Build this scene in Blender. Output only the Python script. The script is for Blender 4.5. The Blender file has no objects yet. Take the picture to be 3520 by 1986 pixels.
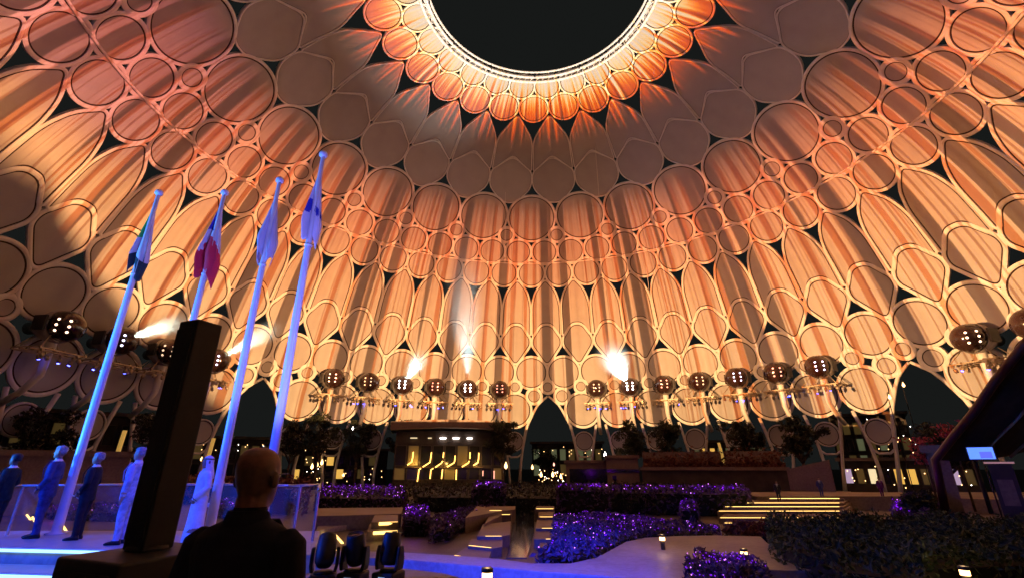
import bpy, bmesh, math, random
import numpy as np
from mathutils import Vector, Matrix, Euler
random.seed(7)
PI = math.pi
S = bpy.context.scene
COL = S.collection
EZ = 3.9                       # eye height above the plaza floor
CAMY = -47.66                  # the viewer stands this far from the dome's axis
PITCH, YAW = math.radians(20.606), math.radians(4.5515)
FPX = 1624.6                   # focal length in pixels of the 3520 px wide photograph

# ---------------------------------------------------------------- camera
cam_d = bpy.data.cameras.new('camera'); cam = bpy.data.objects.new('camera', cam_d); COL.objects.link(cam)
cam_d.sensor_width = 36.0; cam_d.lens = FPX / 3520 * 36.0
cam_d.clip_start = 0.05; cam_d.clip_end = 3000
cam.location = (0, CAMY, EZ); cam.rotation_euler = (PI / 2 + PITCH, 0, YAW)
S.camera = cam
S.render.resolution_x, S.render.resolution_y = 1024, 577

# ---------------------------------------------------------------- night sky
W = bpy.data.worlds.new('World'); S.world = W; W.use_nodes = True
nt = W.node_tree; nt.nodes.clear()
wo = nt.nodes.new('ShaderNodeOutputWorld'); bg = nt.nodes.new('ShaderNodeBackground')
sky = nt.nodes.new('ShaderNodeTexSky'); sky.sky_type = 'NISHITA'; sky.sun_disc = False
sky.sun_elevation = math.radians(-7.0); sky.sun_rotation = math.radians(150); sky.dust_density = 3.0
add = nt.nodes.new('ShaderNodeMix'); add.data_type = 'RGBA'; add.blend_type = 'ADD'; add.inputs[0].default_value = 1.0
add.inputs[7].default_value = (0.085, 0.095, 0.090, 1)         # city glow in the night air
nt.links.new(sky.outputs[0], add.inputs[6]); nt.links.new(add.outputs[2], bg.inputs[0])
bg.inputs[1].default_value = 0.10
nt.links.new(bg.outputs[0], wo.inputs[0])

S.view_settings.view_transform = 'Standard'; S.view_settings.look = 'None'
S.view_settings.exposure = 0.0; S.view_settings.gamma = 1.0
S.render.engine = 'CYCLES'
cy = S.cycles
cy.use_denoising = True
cy.use_adaptive_sampling = True; cy.adaptive_threshold = .03; cy.adaptive_min_samples = 16
try: cy.denoiser = 'OPENIMAGEDENOISE'
except Exception: pass
cy.max_bounces = 6; cy.diffuse_bounces = 3; cy.glossy_bounces = 3; cy.transmission_bounces = 4
cy.transparent_max_bounces = 8; cy.volume_bounces = 0
cy.sample_clamp_indirect = 4.0; cy.sample_clamp_direct = 0.0
cy.caustics_reflective = False; cy.caustics_refractive = False

# ---------------------------------------------------------------- node helpers
def lk(t, a, b): t.links.new(a, b)
def math_node(t, op, a, b=None, c=None, clamp=False):
    n = t.nodes.new('ShaderNodeMath'); n.operation = op; n.use_clamp = clamp
    for i, v in enumerate((a, b, c)):
        if v is None: continue
        if isinstance(v, (int, float)): n.inputs[i].default_value = v
        else: lk(t, v, n.inputs[i])
    return n.outputs[0]
def ramp(t, fac, stops, interp='LINEAR'):
    n = t.nodes.new('ShaderNodeValToRGB'); n.color_ramp.interpolation = interp
    e = n.color_ramp.elements
    while len(e) < len(stops): e.new(0.5)
    for el, (p, c) in zip(e, stops):
        el.position = p; el.color = c if len(c) == 4 else (*c, 1)
    lk(t, fac, n.inputs[0]); return n.outputs[0]
def mixc(t, fac, a, b, mode='MIX'):
    n = t.nodes.new('ShaderNodeMix'); n.data_type = 'RGBA'; n.blend_type = mode
    for i, v in ((0, fac), (6, a), (7, b)):
        if isinstance(v, (int, float)): n.inputs[i].default_value = v
        elif isinstance(v, tuple): n.inputs[i].default_value = v if len(v) == 4 else (*v, 1)
        else: lk(t, v, n.inputs[i])
    return n.outputs[2]
def noise1(t, w, scale, detail=2.0, rough=0.5):
    n = t.nodes.new('ShaderNodeTexNoise'); n.noise_dimensions = '1D'
    n.inputs['Scale'].default_value = scale; n.inputs['Detail'].default_value = detail; n.inputs['Roughness'].default_value = rough
    lk(t, w, n.inputs['W']); return n.outputs[0]
def sstep(t, x, lo, hi):
    n = t.nodes.new('ShaderNodeMapRange'); n.interpolation_type = 'SMOOTHSTEP'
    lk(t, x, n.inputs[0]); n.inputs[1].default_value = lo; n.inputs[2].default_value = hi
    n.inputs[3].default_value = 0.0; n.inputs[4].default_value = 1.0
    return n.outputs[0]

# ---------------------------------------------------------------- the projection show
# one unseen lamp, added on the dome's axis for the many projectors, throws the moving-curtain picture onto the white trellis;
# its colour depends only on the direction of the light (azimuth, elevation), like a slide
PROJ_Z = EZ + 10.0
pl = bpy.data.lights.new('projection_stand_in', 'POINT'); pl.energy = 1.0; pl.shadow_soft_size = 0.03
plo = bpy.data.objects.new('projection_stand_in', pl); COL.objects.link(plo); plo.location = (0, 0, PROJ_Z)
pl.use_nodes = True
t = pl.node_tree; t.nodes.clear()
out = t.nodes.new('ShaderNodeOutputLight'); em = t.nodes.new('ShaderNodeEmission'); lk(t, em.outputs[0], out.inputs[0])
geo = t.nodes.new('ShaderNodeNewGeometry'); sx = t.nodes.new('ShaderNodeSeparateXYZ'); lk(t, geo.outputs['Incoming'], sx.inputs[0])
az = math_node(t, 'ARCTAN2', sx.outputs[0], sx.outputs[1])                  # 0 at the far wall, + to the right
el = math_node(t, 'MULTIPLY', math_node(t, 'ARCSINE', sx.outputs[2]), 180 / PI)   # degrees
el01 = math_node(t, 'DIVIDE', el, 90.0)
# base wash by height: bright peach at the foot, deeper orange then mauve brown above, gold and white at the crown
def e(d): return d / 90.0
wash = ramp(t, el01, [
    (e(0.0), (1.14, .60, .235)), (e(12), (1.14, .545, .21)), (e(24), (1.02, .405, .14)), (e(36), (.78, .225, .082)),
    (e(43), (.40, .125, .060)), (e(47.5), (.055, .028, .020)), (e(56), (.022, .013, .010)), (e(61.2), (.05, .018, .012)),
    (e(72.5), (1.0, .9, .8))])
# curtain folds: wide dark folds, orange pleats, thin lines; all run along the meridians
azs = math_node(t, 'ADD', az, 0.0086)
per = math_node(t, 'MULTIPLY', azs, 52 / (2 * PI))          # counts panels from the far gate
wob = math_node(t, 'MULTIPLY', noise1(t, math_node(t, 'FLOOR', math_node(t, 'ADD', math_node(t, 'DIVIDE', per, 1.55), 0.5)), 3.7, 0), 0.7)
fr = math_node(t, 'ABSOLUTE', math_node(t, 'SUBTRACT', math_node(t, 'FRACT', math_node(t, 'ADD', math_node(t, 'DIVIDE', per, 3.1), 0.5)), 0.5))
bar = math_node(t, 'SUBTRACT', 1.0, sstep(t, fr, 0.040, 0.050))
edge = math_node(t, 'MULTIPLY', sstep(t, fr, 0.040, 0.050), math_node(t, 'SUBTRACT', 1.0, sstep(t, fr, 0.066, 0.074)))
n_wide = noise1(t, per, 2.3, 0.0)
n_mid = noise1(t, math_node(t, 'ADD', per, 31.7), 4.3, 1.0)
n_fine = noise1(t, math_node(t, 'ADD', per, 77.1), 11.0, 2.0)
up = sstep(t, el, 8.0, 40.0)                                  # the folds crowd together higher up
dark2 = sstep(t, math_node(t, 'ADD', n_wide, math_node(t, 'MULTIPLY', up, 0.075)), 0.655, 0.675)
orange = sstep(t, math_node(t, 'ADD', n_mid, math_node(t, 'MULTIPLY', up, 0.07)), 0.60, 0.625)
thin = sstep(t, math_node(t, 'ADD', n_fine, math_node(t, 'MULTIPLY', up, 0.05)), 0.60, 0.64)
c1 = mixc(t, math_node(t, 'MULTIPLY', orange, 0.85), wash, mixc(t, 1.0, wash, (.72, .34, .14), 'MULTIPLY'))
c2 = mixc(t, math_node(t, 'MULTIPLY', thin, 0.75), c1, mixc(t, 1.0, c1, (.50, .30, .20), 'MULTIPLY'))
c3 = mixc(t, math_node(t, 'MULTIPLY', dark2, 0.92), c2, mixc(t, 1.0, wash, (.19, .17, .17), 'MULTIPLY'))
c4 = mixc(t, math_node(t, 'MULTIPLY', bar, 0.96), c3, mixc(t, 1.0, wash, (.13, .12, .13), 'MULTIPLY'))
c4 = mixc(t, math_node(t, 'MULTIPLY', edge, 0.5), c4, mixc(t, 1.0, wash, (.55, .42, .40), 'MULTIPLY'))
soft = math_node(t, 'ADD', math_node(t, 'MULTIPLY', noise1(t, per, 5.3, 3.0), 0.5), 0.74)
# the picture strip ends below the brown zone; the crown has its own flame pleats
in_strip = math_node(t, 'SUBTRACT', 1.0, sstep(t, el, 44.5, 49.0))
base = mixc(t, in_strip, wash, c4)
flame_n = noise1(t, math_node(t, 'ADD', per, 11.3), 4.4, 2.0)
fl_shift = math_node(t, 'ADD', el, math_node(t, 'MULTIPLY', math_node(t, 'SUBTRACT', flame_n, 0.5), 15.0))
flame = ramp(t, math_node(t, 'DIVIDE', fl_shift, 90.0), [
    (e(58.8), (.022, .013, .010)), (e(61.6), (.15, .035, .016)), (e(63.2), (.45, .045, .008)), (e(65.6), (.80, .095, .006)),
    (e(67.4), (1.0, .30, .03)), (e(68.6), (.95, .60, .22)), (e(72.5), (.80, .66, .54))])
in_crown = sstep(t, el, 57.0, 60.5)
base = mixc(t, in_crown, base, flame)
# purple wash on the left shoulder
pur = math_node(t, 'MULTIPLY', math_node(t, 'MULTIPLY', sstep(t, math_node(t, 'MULTIPLY', az, -1.0), 1.15, 1.75), sstep(t, el, 22, 30)), in_strip)
base = mixc(t, math_node(t, 'MULTIPLY', pur, 0.85), base, mixc(t, 1.0, base, (.52, .42, 1.1), 'MULTIPLY'))
# the strip is masked off below the scalloped edge and on the unlit flank at the left
low = sstep(t, el, -1.9, -1.55)
azl = math_node(t, 'ADD', math_node(t, 'MULTIPLY', az, -1.0), math_node(t, 'MULTIPLY', el, -0.030))
left = math_node(t, 'SUBTRACT', 1.0, math_node(t, 'MULTIPLY', sstep(t, azl, 1.02, 1.12), 0.985))
left_hi = sstep(t, el, 17.5, 23)
left_m = math_node(t, 'MAXIMUM', left, left_hi)
near = math_node(t, 'MULTIPLY', sstep(t, math_node(t, 'ABSOLUTE', az), 1.95, 2.25), math_node(t, 'SUBTRACT', 1.0, sstep(t, el, 50, 58)))
left_m = math_node(t, 'MULTIPLY', left_m, math_node(t, 'SUBTRACT', 1.0, math_node(t, 'MULTIPLY', near, 0.9)))    # added mask: dims the unseen near side to cut bounced light
gain = math_node(t, 'MULTIPLY', math_node(t, 'MULTIPLY', low, left_m), soft)
lk(t, base, em.inputs[0])
PROJ_GAIN = 350000.0
pl.energy = PROJ_GAIN
lk(t, gain, em.inputs[1])

# ---------------------------------------------------------------- materials
MATS = {}
def mat(name, col, rough=0.6, metal=0.0, emit=None, es=0.0, var=0.0, scale=3.0, bump=0.0, spec=0.5, trans=0.0, alpha=1.0, col2=None):
    if name in MATS: return MATS[name]
    m = bpy.data.materials.new(name); m.use_nodes = True; t = m.node_tree
    b = t.nodes['Principled BSDF']
    b.inputs['Base Color'].default_value = (*col, 1); b.inputs['Roughness'].default_value = rough
    b.inputs['Metallic'].default_value = metal; b.inputs['Specular IOR Level'].default_value = spec
    b.inputs['Transmission Weight'].default_value = trans; b.inputs['Alpha'].default_value = alpha
    if emit: b.inputs['Emission Color'].default_value = (*emit, 1); b.inputs['Emission Strength'].default_value = es
    if var or col2 or bump:
        tc = t.nodes.new('ShaderNodeTexCoord'); nz = t.nodes.new('ShaderNodeTexNoise')
        nz.inputs['Scale'].default_value = scale; nz.inputs['Detail'].default_value = 5.0; nz.inputs['Roughness'].default_value = .62
        lk(t, tc.outputs['Object'], nz.inputs['Vector'])
        if var or col2:
            c2 = col2 or tuple(max(0, c * (1 - var)) for c in col)
            c1 = col if col2 else tuple(min(1, c * (1 + var)) for c in col)
            f = sstep(t, nz.outputs[0], .36, .64)
            lk(t, mixc(t, f, c2, c1), b.inputs['Base Color'])
            r_ = math_node(t, 'ADD', math_node(t, 'MULTIPLY', nz.outputs[0], .25), rough - .125, clamp=True); lk(t, r_, b.inputs['Roughness'])
        if bump:
            bp = t.nodes.new('ShaderNodeBump'); bp.inputs['Strength'].default_value = bump; bp.inputs['Distance'].default_value = 0.02
            lk(t, nz.outputs[0], bp.inputs['Height']); lk(t, bp.outputs[0], b.inputs['Normal'])
    MATS[name] = m; return m

# ---------------------------------------------------------------- mesh helpers
class MB:
    def __init__(s): s.v = []; s.f = []; s.m = []; s.sm = []
    def add(s, vs, fs, mi=0, smooth=False):
        b = len(s.v); s.v += [tuple(p) for p in vs]; s.f += [tuple(b + i for i in f) for f in fs]
        s.m += [mi] * len(fs); s.sm += [smooth] * len(fs); return s
    def box(s, x0, x1, y0, y1, z0, z1, mi=0, M=None):
        vs = [(x, y, z) for x in (x0, x1) for y in (y0, y1) for z in (z0, z1)]
        if M: vs = [M @ Vector(v) for v in vs]
        return s.add(vs, [(0, 1, 3, 2), (4, 6, 7, 5), (0, 4, 5, 1), (2, 3, 7, 6), (0, 2, 6, 4), (1, 5, 7, 3)], mi)
    def tube(s, pts, r, n=8, mi=0, caps=True, closed=False, smooth=True):
        pts = [Vector(p) for p in pts]; k = len(pts)
        rs = r if isinstance(r, (list, tuple)) else [r] * k
        vs = []; fs = []; up = None
        for i, p in enumerate(pts):
            a = pts[(i - 1) % k] if (closed or i) else p; b = pts[(i + 1) % k] if (closed or i < k - 1) else p
            d = (b - a).normalized() if (b - a).length > 1e-9 else Vector((0, 0, 1))
            if up is None: up = Vector((0, 0, 1)) if abs(d.z) < .9 else Vector((1, 0, 0))
            x = up.cross(d)
            if x.length < 1e-5: x = Vector((1, 0, 0)).cross(d)
            x.normalize(); y = d.cross(x).normalized(); up = y
            for j in range(n):
                q = 2 * PI * j / n; vs.append(p + (x * math.cos(q) + y * math.sin(q)) * rs[i])
        for i in range(k if closed else k - 1):
            for j in range(n):
                a = i * n + j; b_ = i * n + (j + 1) % n; c = ((i + 1) % k) * n + (j + 1) % n; d_ = ((i + 1) % k) * n + j
                fs.append((a, b_, c, d_))
        s.add(vs, fs, mi, smooth)
        if caps and not closed:
            b = len(s.v) - len(vs)
            s.f.append(tuple(b + j for j in range(n))[::-1]); s.m.append(mi); s.sm.append(False)
            s.f.append(tuple(b + (k - 1) * n + j for j in range(n))); s.m.append(mi); s.sm.append(False)
        return s
    def lathe(s, prof, n=24, mi=0, M=None, smooth=True):
        vs = []; fs = []
        for r, z in prof:
            for j in range(n):
                q = 2 * PI * j / n; v = Vector((r * math.cos(q), r * math.sin(q), z)); vs.append(M @ v if M else v)
        for i in range(len(prof) - 1):
            for j in range(n):
                fs.append((i * n + j, i * n + (j + 1) % n, (i + 1) * n + (j + 1) % n, (i + 1) * n + j))
        return s.add(vs, fs, mi, smooth)
    def loft(s, rings, mi=0, caps=True, smooth=True):
        n = len(rings[0]); vs = [p for r in rings for p in r]; fs = []
        for i in range(len(rings) - 1):
            for j in range(n): fs.append((i * n + j, i * n + (j + 1) % n, (i + 1) * n + (j + 1) % n, (i + 1) * n + j))
        if caps: fs.append(tuple(range(n))[::-1]); fs.append(tuple((len(rings) - 1) * n + j for j in range(n)))
        return s.add(vs, fs, mi, smooth)
    def prism(s, poly, z0, z1, mi=0):
        n = len(poly); vs = [(x, y, z0) for x, y in poly] + [(x, y, z1) for x, y in poly]
        fs = [tuple(range(n))[::-1], tuple(range(n, 2 * n))] + [(i, (i + 1) % n, n + (i + 1) % n, n + i) for i in range(n)]
        return s.add(vs, fs, mi)
    def mesh(s, name, mats=()):
        me = bpy.data.meshes.new(name); me.from_pydata(s.v, [], s.f)
        for m in (mats if isinstance(mats, (list, tuple)) else [mats]): me.materials.append(m)
        me.polygons.foreach_set('material_index', s.m); me.polygons.foreach_set('use_smooth', s.sm)
        me.update(); return me
    def build(s, name, mats, parent=None, loc=None, rot=None):
        return link(name, s.mesh(name, mats), parent, loc, rot)
def link(name, me, parent=None, loc=None, rot=None):
    o = bpy.data.objects.new(name, me); COL.objects.link(o)
    if parent: o.parent = parent
    if loc: o.location = loc
    if rot: o.rotation_euler = rot
    return o
def empty(name, loc=(0, 0, 0), rz=0.0):
    o = bpy.data.objects.new(name, None); COL.objects.link(o); o.location = loc; o.rotation_euler = (0, 0, rz); o.empty_display_size = .3
    return o
def tag(o, label=None, cat=None, group=None, kind=None):
    if label: o['label'] = label
    if cat: o['category'] = cat
    if group: o['group'] = group
    if kind: o['kind'] = kind
    return o
def copy_tree(o, parent=None, kids=None):
    c = o.copy(); COL.objects.link(c); c.parent = parent
    for ch in (kids or KIDS)(o): copy_tree(ch, c)
    return c
def KIDS(o): return list(o.children)
# a pixel of the photograph and a height or a distance give a place in the plaza
_Rc = Euler((PI / 2 + PITCH, 0, YAW)).to_matrix()
def ray(px, py): return (_Rc @ Vector(((px - 1760) / FPX, (993 - py) / FPX, -1))).normalized()
def atz(px, py, z):
    d = ray(px, py); k = (z - EZ) / d.z; return Vector((d.x * k, CAMY + d.y * k, z))
def atd(px, py, dist):
    d = ray(px, py); h = math.hypot(d.x, d.y); k = dist / h; return Vector((d.x * k, CAMY + d.y * k, EZ + d.z * k))
# ================================================================ the dome
_C = np.array([(1.2,-.07),(1.208,.05),(1.207,.15),(1.196,.235),(1.164,.30),(1.135,.385),(1.10,.47),(1.055,.57),(.998,.69),(.938,.765),(.872,.83),(.80,.92),(.74,.985),(.675,1.037),(.60,1.08),(.515,1.117),(.43,1.145),(.353,1.168),(.31,1.178)])
_t = np.concatenate([[0], np.cumsum(np.hypot(*np.diff(_C, axis=0).T))])
_tt = np.linspace(0, _t[-1], 1500)
_Rr = np.polyval(np.polyfit(_t, _C[:, 0], 7), _tt) * 54; _Zz = np.polyval(np.polyfit(_t, _C[:, 1], 7), _tt) * 54
_Ss = np.concatenate([[0], np.cumsum(np.hypot(np.diff(_Rr), np.diff(_Zz)))])
_gr, _gz = (_Rr[-1] - _Rr[-30]) / (_Ss[-1] - _Ss[-30]), (_Zz[-1] - _Zz[-30]) / (_Ss[-1] - _Ss[-30])
def prof(s):
    x = max(0.0, s - _Ss[-1]); y = min(0.0, s)
    return float(np.interp(s, _Ss, _Rr)) + x * _gr, float(np.interp(s, _Ss, _Zz)) + x * _gz + y + EZ
def surf(x, s, off=0.0):
    """x metres sideways from the meridian, s metres up the shell, off metres inwards; the meridian faces +y."""
    r, z = prof(s); r1, z1 = prof(s + .2); r0, z0 = prof(s - .2)
    tr, tz = r1 - r0, z1 - z0; L = math.hypot(tr, tz); nr, nz = -tz / L, tr / L
    a = x / r
    return Vector(((r + nr * off) * math.sin(a), (r + nr * off) * math.cos(a), z + nz * off))
A0 = -0.06858; DA = 2 * PI / 52
def circle(s0, r, n=48): return [(r * math.sin(-2 * PI * i / n), s0 + r * math.cos(2 * PI * i / n)) for i in range(n)]
def rounded(pts, n=6):
    """pts: (x, y, radius) corners, anticlockwise; returns the outline with rounded corners."""
    o = []; k = len(pts)
    for i in range(k):
        p = Vector(pts[i][:2]); a = Vector(pts[i - 1][:2]); b = Vector(pts[(i + 1) % k][:2]); r = pts[i][2]
        d1 = (a - p); d2 = (b - p); l1, l2 = d1.length, d2.length
        if r <= 0: o.append(tuple(p)); continue
        q = min(r, l1 * .48, l2 * .48); p1 = p + d1 / l1 * q; p2 = p + d2 / l2 * q
        for j in range(n + 1):
            w = j / n; o.append(tuple(p1 * (1 - w) ** 2 + p * 2 * w * (1 - w) + p2 * w * w))
    return o
def dense(poly, step=.55):
    o = []
    for i, p in enumerate(poly):
        q = poly[(i + 1) % len(poly)]; d = math.hypot(q[0] - p[0], q[1] - p[1])
        m = max(1, int(d / step))
        for j in range(m): o.append((p[0] + (q[0] - p[0]) * j / m, p[1] + (q[1] - p[1]) * j / m))
    return o
def offset(poly, d):
    n = len(poly); o = []
    for i in range(n):
        a = Vector(poly[i - 1]); p = Vector(poly[i]); b = Vector(poly[(i + 1) % n])
        e1 = (p - a); e2 = (b - p)
        n1 = Vector((e1.y, -e1.x)); n2 = Vector((e2.y, -e2.x))
        if n1.length: n1.normalize()
        if n2.length: n2.normalize()
        m = n1 + n2
        m = m.normalized() if m.length > 1e-6 else n1
        c = max(.45, m.dot(n1)); o.append(tuple(p + m * (d / c)))
    return o
def area(p): return .5 * sum(p[i][0] * p[(i + 1) % len(p)][1] - p[(i + 1) % len(p)][0] * p[i][1] for i in range(len(p)))
def panel_mesh(name, poly, m, gap=.15):
    poly = dense(poly); cx = sum(p[0] for p in poly) / len(poly); cy_ = sum(p[1] for p in poly) / len(poly)
    mb = MB(); n = len(poly); vs = [surf(p[0], p[1], -.03) for p in offset(poly, gap + .06)]; ks = (1.0, .8, .5, .2)
    for k in ks: vs += [surf(cx + (p[0] - cx) * k, cy_ + (p[1] - cy_) * k, .02 - .10 * (1 - k * k)) for p in poly]
    vs.append(surf(cx, cy_, -.08))
    edge = [(i, (i + 1) % n, n + (i + 1) % n, n + i) for i in range(n)]; fs = []
    for r in range(1, len(ks)):
        for i in range(n): fs.append((r * n + i, r * n + (i + 1) % n, (r + 1) * n + (i + 1) % n, (r + 1) * n + i))
    b = len(ks) * n
    for i in range(n): fs.append((b + i, b + (i + 1) % n, (len(ks) + 1) * n))
    mb.add(vs, fs, 0, True); mb.f += edge; mb.m += [1] * n; mb.sm += [True] * n
    return mb.mesh(name, [m, KEDER])
def rim_mesh(name, poly, w, m, gap=.15):
    poly = dense(poly); n = len(poly); mb = MB()
    prof_ = [(0, -.30), (0, .08), (.3, .145), (.5, .16), (.7, .145), (1, .08), (1, -.30)]
    rings = []
    for k, h in prof_:
        pp = offset(poly, gap + w * k); rings.append([surf(p[0], p[1], h) for p in pp])
    vs = [p for r in rings for p in r]; fs = []
    for r in range(len(rings) - 1):
        for i in range(n): fs.append((r * n + i, (r + 1) * n + i, (r + 1) * n + (i + 1) % n, r * n + (i + 1) % n))
    mb.add(vs, fs, 0, False); return mb.mesh(name, m)

def fabric_mat():
    m = bpy.data.materials.new('projection_fabric'); m.use_nodes = True; t = m.node_tree
    b = t.nodes['Principled BSDF']; b.inputs['Roughness'].default_value = .85; b.inputs['Specular IOR Level'].default_value = .2
    tc = t.nodes.new('ShaderNodeTexCoord'); nz = t.nodes.new('ShaderNodeTexNoise'); nz.inputs['Scale'].default_value = .5; nz.inputs['Detail'].default_value = 6
    lk(t, tc.outputs['Object'], nz.inputs['Vector'])
    fine = t.nodes.new('ShaderNodeTexNoise'); fine.inputs['Scale'].default_value = 9; fine.inputs['Detail'].default_value = 3; lk(t, tc.outputs['Object'], fine.inputs['Vector'])
    oi = t.nodes.new('ShaderNodeObjectInfo')
    v = math_node(t, 'ADD', math_node(t, 'MULTIPLY', nz.outputs[0], .5), math_node(t, 'ADD', math_node(t, 'MULTIPLY', fine.outputs[0], .25), math_node(t, 'MULTIPLY', oi.outputs['Random'], .35)))
    lk(t, mixc(t, sstep(t, v, .2, .9), (.33, .31, .29), (.42, .40, .375)), b.inputs['Base Color'])
    return m
FAB = fabric_mat()
KEDER = mat('brown_edge_lacing', (.03, .014, .010), .95, var=.25, scale=3)
STEEL = mat('white_painted_steel', (.64, .62, .58), .5, var=.06, scale=.8)
dome = empty('dome_trellis')
tag(dome, 'vast dome of white steel rings and pale fabric panels lit orange by projection', 'dome')
GATES = (.5, 9.5, -7.5, -16.5, 18.5, -25.5)
def is_gate(i): return any(abs(((i - g + 26) % 52) - 26) < .01 for g in GATES)
def ring(pname, rname, poly, w, idxs, gap=.15):
    if area(poly) < 0: poly = poly[::-1]
    pm = panel_mesh(pname, poly, FAB, gap); rm = rim_mesh(rname, poly, w, STEEL, gap) if w else None
    for i in idxs:
        p = link(pname, pm, dome, rot=(0, 0, -(A0 + i * DA)))
        if rm: link(rname, rm, p)
ALL = [i for i in range(-26, 26)]; HALF = [i + .5 for i in range(-26, 26)]; EV = list(range(-26, 26, 2)); OD = list(range(-25, 26, 2))
# widths at the height s
def hw(s): return prof(s)[0] * DA / 2
ring('crown_panel', 'panel_rim', circle(88.15, 1.97), .29, OD, .13)
ring('flame_panel', 'panel_rim', circle(83.86, 2.42), .30, EV, .14)
H_ = 2
pet = rounded([(0, 82.2, .7), (-hw(77.2) * H_ + .27, 77.2, 1.6), (-hw(70.9) * H_ + .36, 70.85, .15), (0, 74.2, 1.1), (hw(70.9) * H_ - .36, 70.85, .15), (hw(77.2) * H_ - .27, 77.2, 1.6)])
ring('petal_panel', 'panel_rim', pet, .24, OD, .05)
hexa = rounded([(0, 73.5, 1.3), (-hw(70.3) * H_ + .29, 70.3, .9), (-hw(67.0) * H_ + .29, 67.0, 1.5), (-1.3, 63.85, 1.5), (1.3, 63.85, 1.5), (hw(67.0) * H_ - .29, 67.0, 1.5), (hw(70.3) * H_ - .29, 70.3, .9)])
ring('hexagon_panel', 'panel_rim', hexa, .26, OD, .05)
ring('great_round_panel', 'panel_rim', circle(60.2, 4.66, 64), .42, EV, .20)
ring('bead_panel', 'panel_rim', circle(56.45, 1.18, 32), .62, OD, .14)
ring('upper_round_panel', 'panel_rim', circle(52.65, 2.42), .48, HALF, .18)
ring('middle_round_panel', 'panel_rim', circle(47.75, 2.60), .46, ALL, .18)
def lancet():
    top, sh, bot = 46.0, 41.0, 33.7
    L = [(0, top, .7), (-hw(43.6) * .60, 43.55, 1.2), (-hw(sh) + .46, sh - .5, 1.6), (-hw(bot) + .52, bot, .1)]
    arc = [(-1.25, 36.42, 1.0), (1.25, 36.42, 1.0)]
    Rr = [(hw(bot) - .52, bot, .1), (hw(sh) - .46, sh - .5, 1.6), (hw(43.6) * .60, 43.55, 1.2)]
    return rounded(L + arc + Rr)
ring('lancet_panel', 'panel_rim', lancet(), .38, HALF, .17)
dia = rounded([(1.0, 35.5, .95), (-1.0, 35.5, .95), (-hw(32.3) + .58, 32.5, .9), (-hw(31) + .58, 31.2, .9), (0, 26.75, 1.1), (hw(31) - .58, 31.2, .9), (hw(32.3) - .58, 32.5, .9)], 8)
ring('diamond_panel', 'panel_rim', dia, .50, HALF, .19)
ring('lower_round_panel', 'panel_rim', circle(24.75, 3.26), .52, ALL, .20)
ring('stud_panel', 'panel_rim', circle(21.45, .96, 32), .68, HALF, .14)
ring('foot_round_panel', 'panel_rim', circle(16.2, 3.38), .52, [i for i in HALF if not is_gate(i)], .21)
for sgn in (-1, 1):
    pl_ = [(x + 3.22 * sgn, y) for x, y in circle(19.35, 1.22, 36)]
    ring('gate_stud_panel', 'panel_rim', pl_, .66, GATES, .14)
# legs below the scalloped edge: a small hanging disc between two splayed shins that meet near the floor
disc = circle(9.3, 1.75, 36)
leg_i = [i for i in HALF if not is_gate(i)]
def leg_mesh():
    mb = MB()
    for sg in (-1, 1):
        pts = [surf(sg * 2.9, 12.9, -.1), surf(sg * 2.35, 10.2, -.1), surf(sg * 1.75, 7.0, -.1), surf(sg * 1.25, 3.4, -.1), surf(sg * 1.05, 0.0, -.1)]
        mb.tube(pts, [.30, .30, .28, .28, .34], 8)
    mb.tube([surf(-1.6, 6.55, -.1), surf(-.8, 5.95, -.1), surf(.8, 5.95, -.1), surf(1.6, 6.55, -.1)], .2, 8)
    return mb.mesh('leg', STEEL)
lm = leg_mesh(); dm = panel_mesh('leg_panel', disc[::-1] if area(disc) < 0 else disc, FAB); drm = rim_mesh('panel_rim', disc[::-1] if area(disc) < 0 else disc, .24, STEEL)
for i in leg_i:
    l = link('leg', lm, dome, rot=(0, 0, -(A0 + i * DA)))
    p = link('leg_panel', dm, l); link('panel_rim', drm, p)
# the pointed gates: heavy ribs from the floor to the apex
def gate_rib():
    mb = MB()
    for sg in (-1, 1):
        pts = [surf(sg * x, s, -.05) for x, s in ((.1, 19.35), (1.05, 18.6), (2.3, 17.5), (3.2, 16.1), (4.05, 14.4), (4.75, 13.0), (5.7, 10), (6.4, 5), (6.7, 0))]
        mb.tube(pts, [.22, .26, .28, .28, .28, .28, .28, .28, .3], 8)
    return mb.mesh('gate_rib', STEEL)
gm = gate_rib()
for i in GATES: link('gate_rib', gm, dome, rot=(0, 0, -(A0 + i * DA)))
# the ring tube between the two rows of round panels, and the truss of the oculus
def hoop(name, r, z, tr, n=208, m=STEEL):
    return MB().tube([(r * math.sin(2 * PI * i / n), r * math.cos(2 * PI * i / n), z) for i in range(n)], tr, 8, closed=True).build(name, m, dome)
for s_, tr in ((50.25, .16),):
    p_ = surf(0, s_, .42); hoop('ring_tube', p_.y, p_.z, tr)
p_ = surf(0, 89.75, .55)
orx, orz = p_.y, p_.z
hoop('oculus_tube', orx + .15, orz - .15, .24); hoop('oculus_tube', orx - .75, orz + .05, .22); hoop('oculus_tube', orx - .25, orz + .75, .20); hoop('oculus_tube', orx - .95, orz + .95, .18)
def truss_web():
    mb = MB(); n = 104
    P = lambda r, z, i: (r * math.sin(2 * PI * i / n), r * math.cos(2 * PI * i / n), z)
    for i in range(n):
        mb.tube([P(orx + .15, orz - .15, i), P(orx - .75, orz + .05, i + .5)], .05, 5, caps=False)
        mb.tube([P(orx - .75, orz + .05, i + .5), P(orx - .25, orz + .75, i + 1)], .05, 5, caps=False)
        mb.tube([P(orx - .25, orz + .75, i), P(orx - .95, orz + .95, i + .5)], .05, 5, caps=False)
    return mb.build('truss_web', STEEL, dome)
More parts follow.
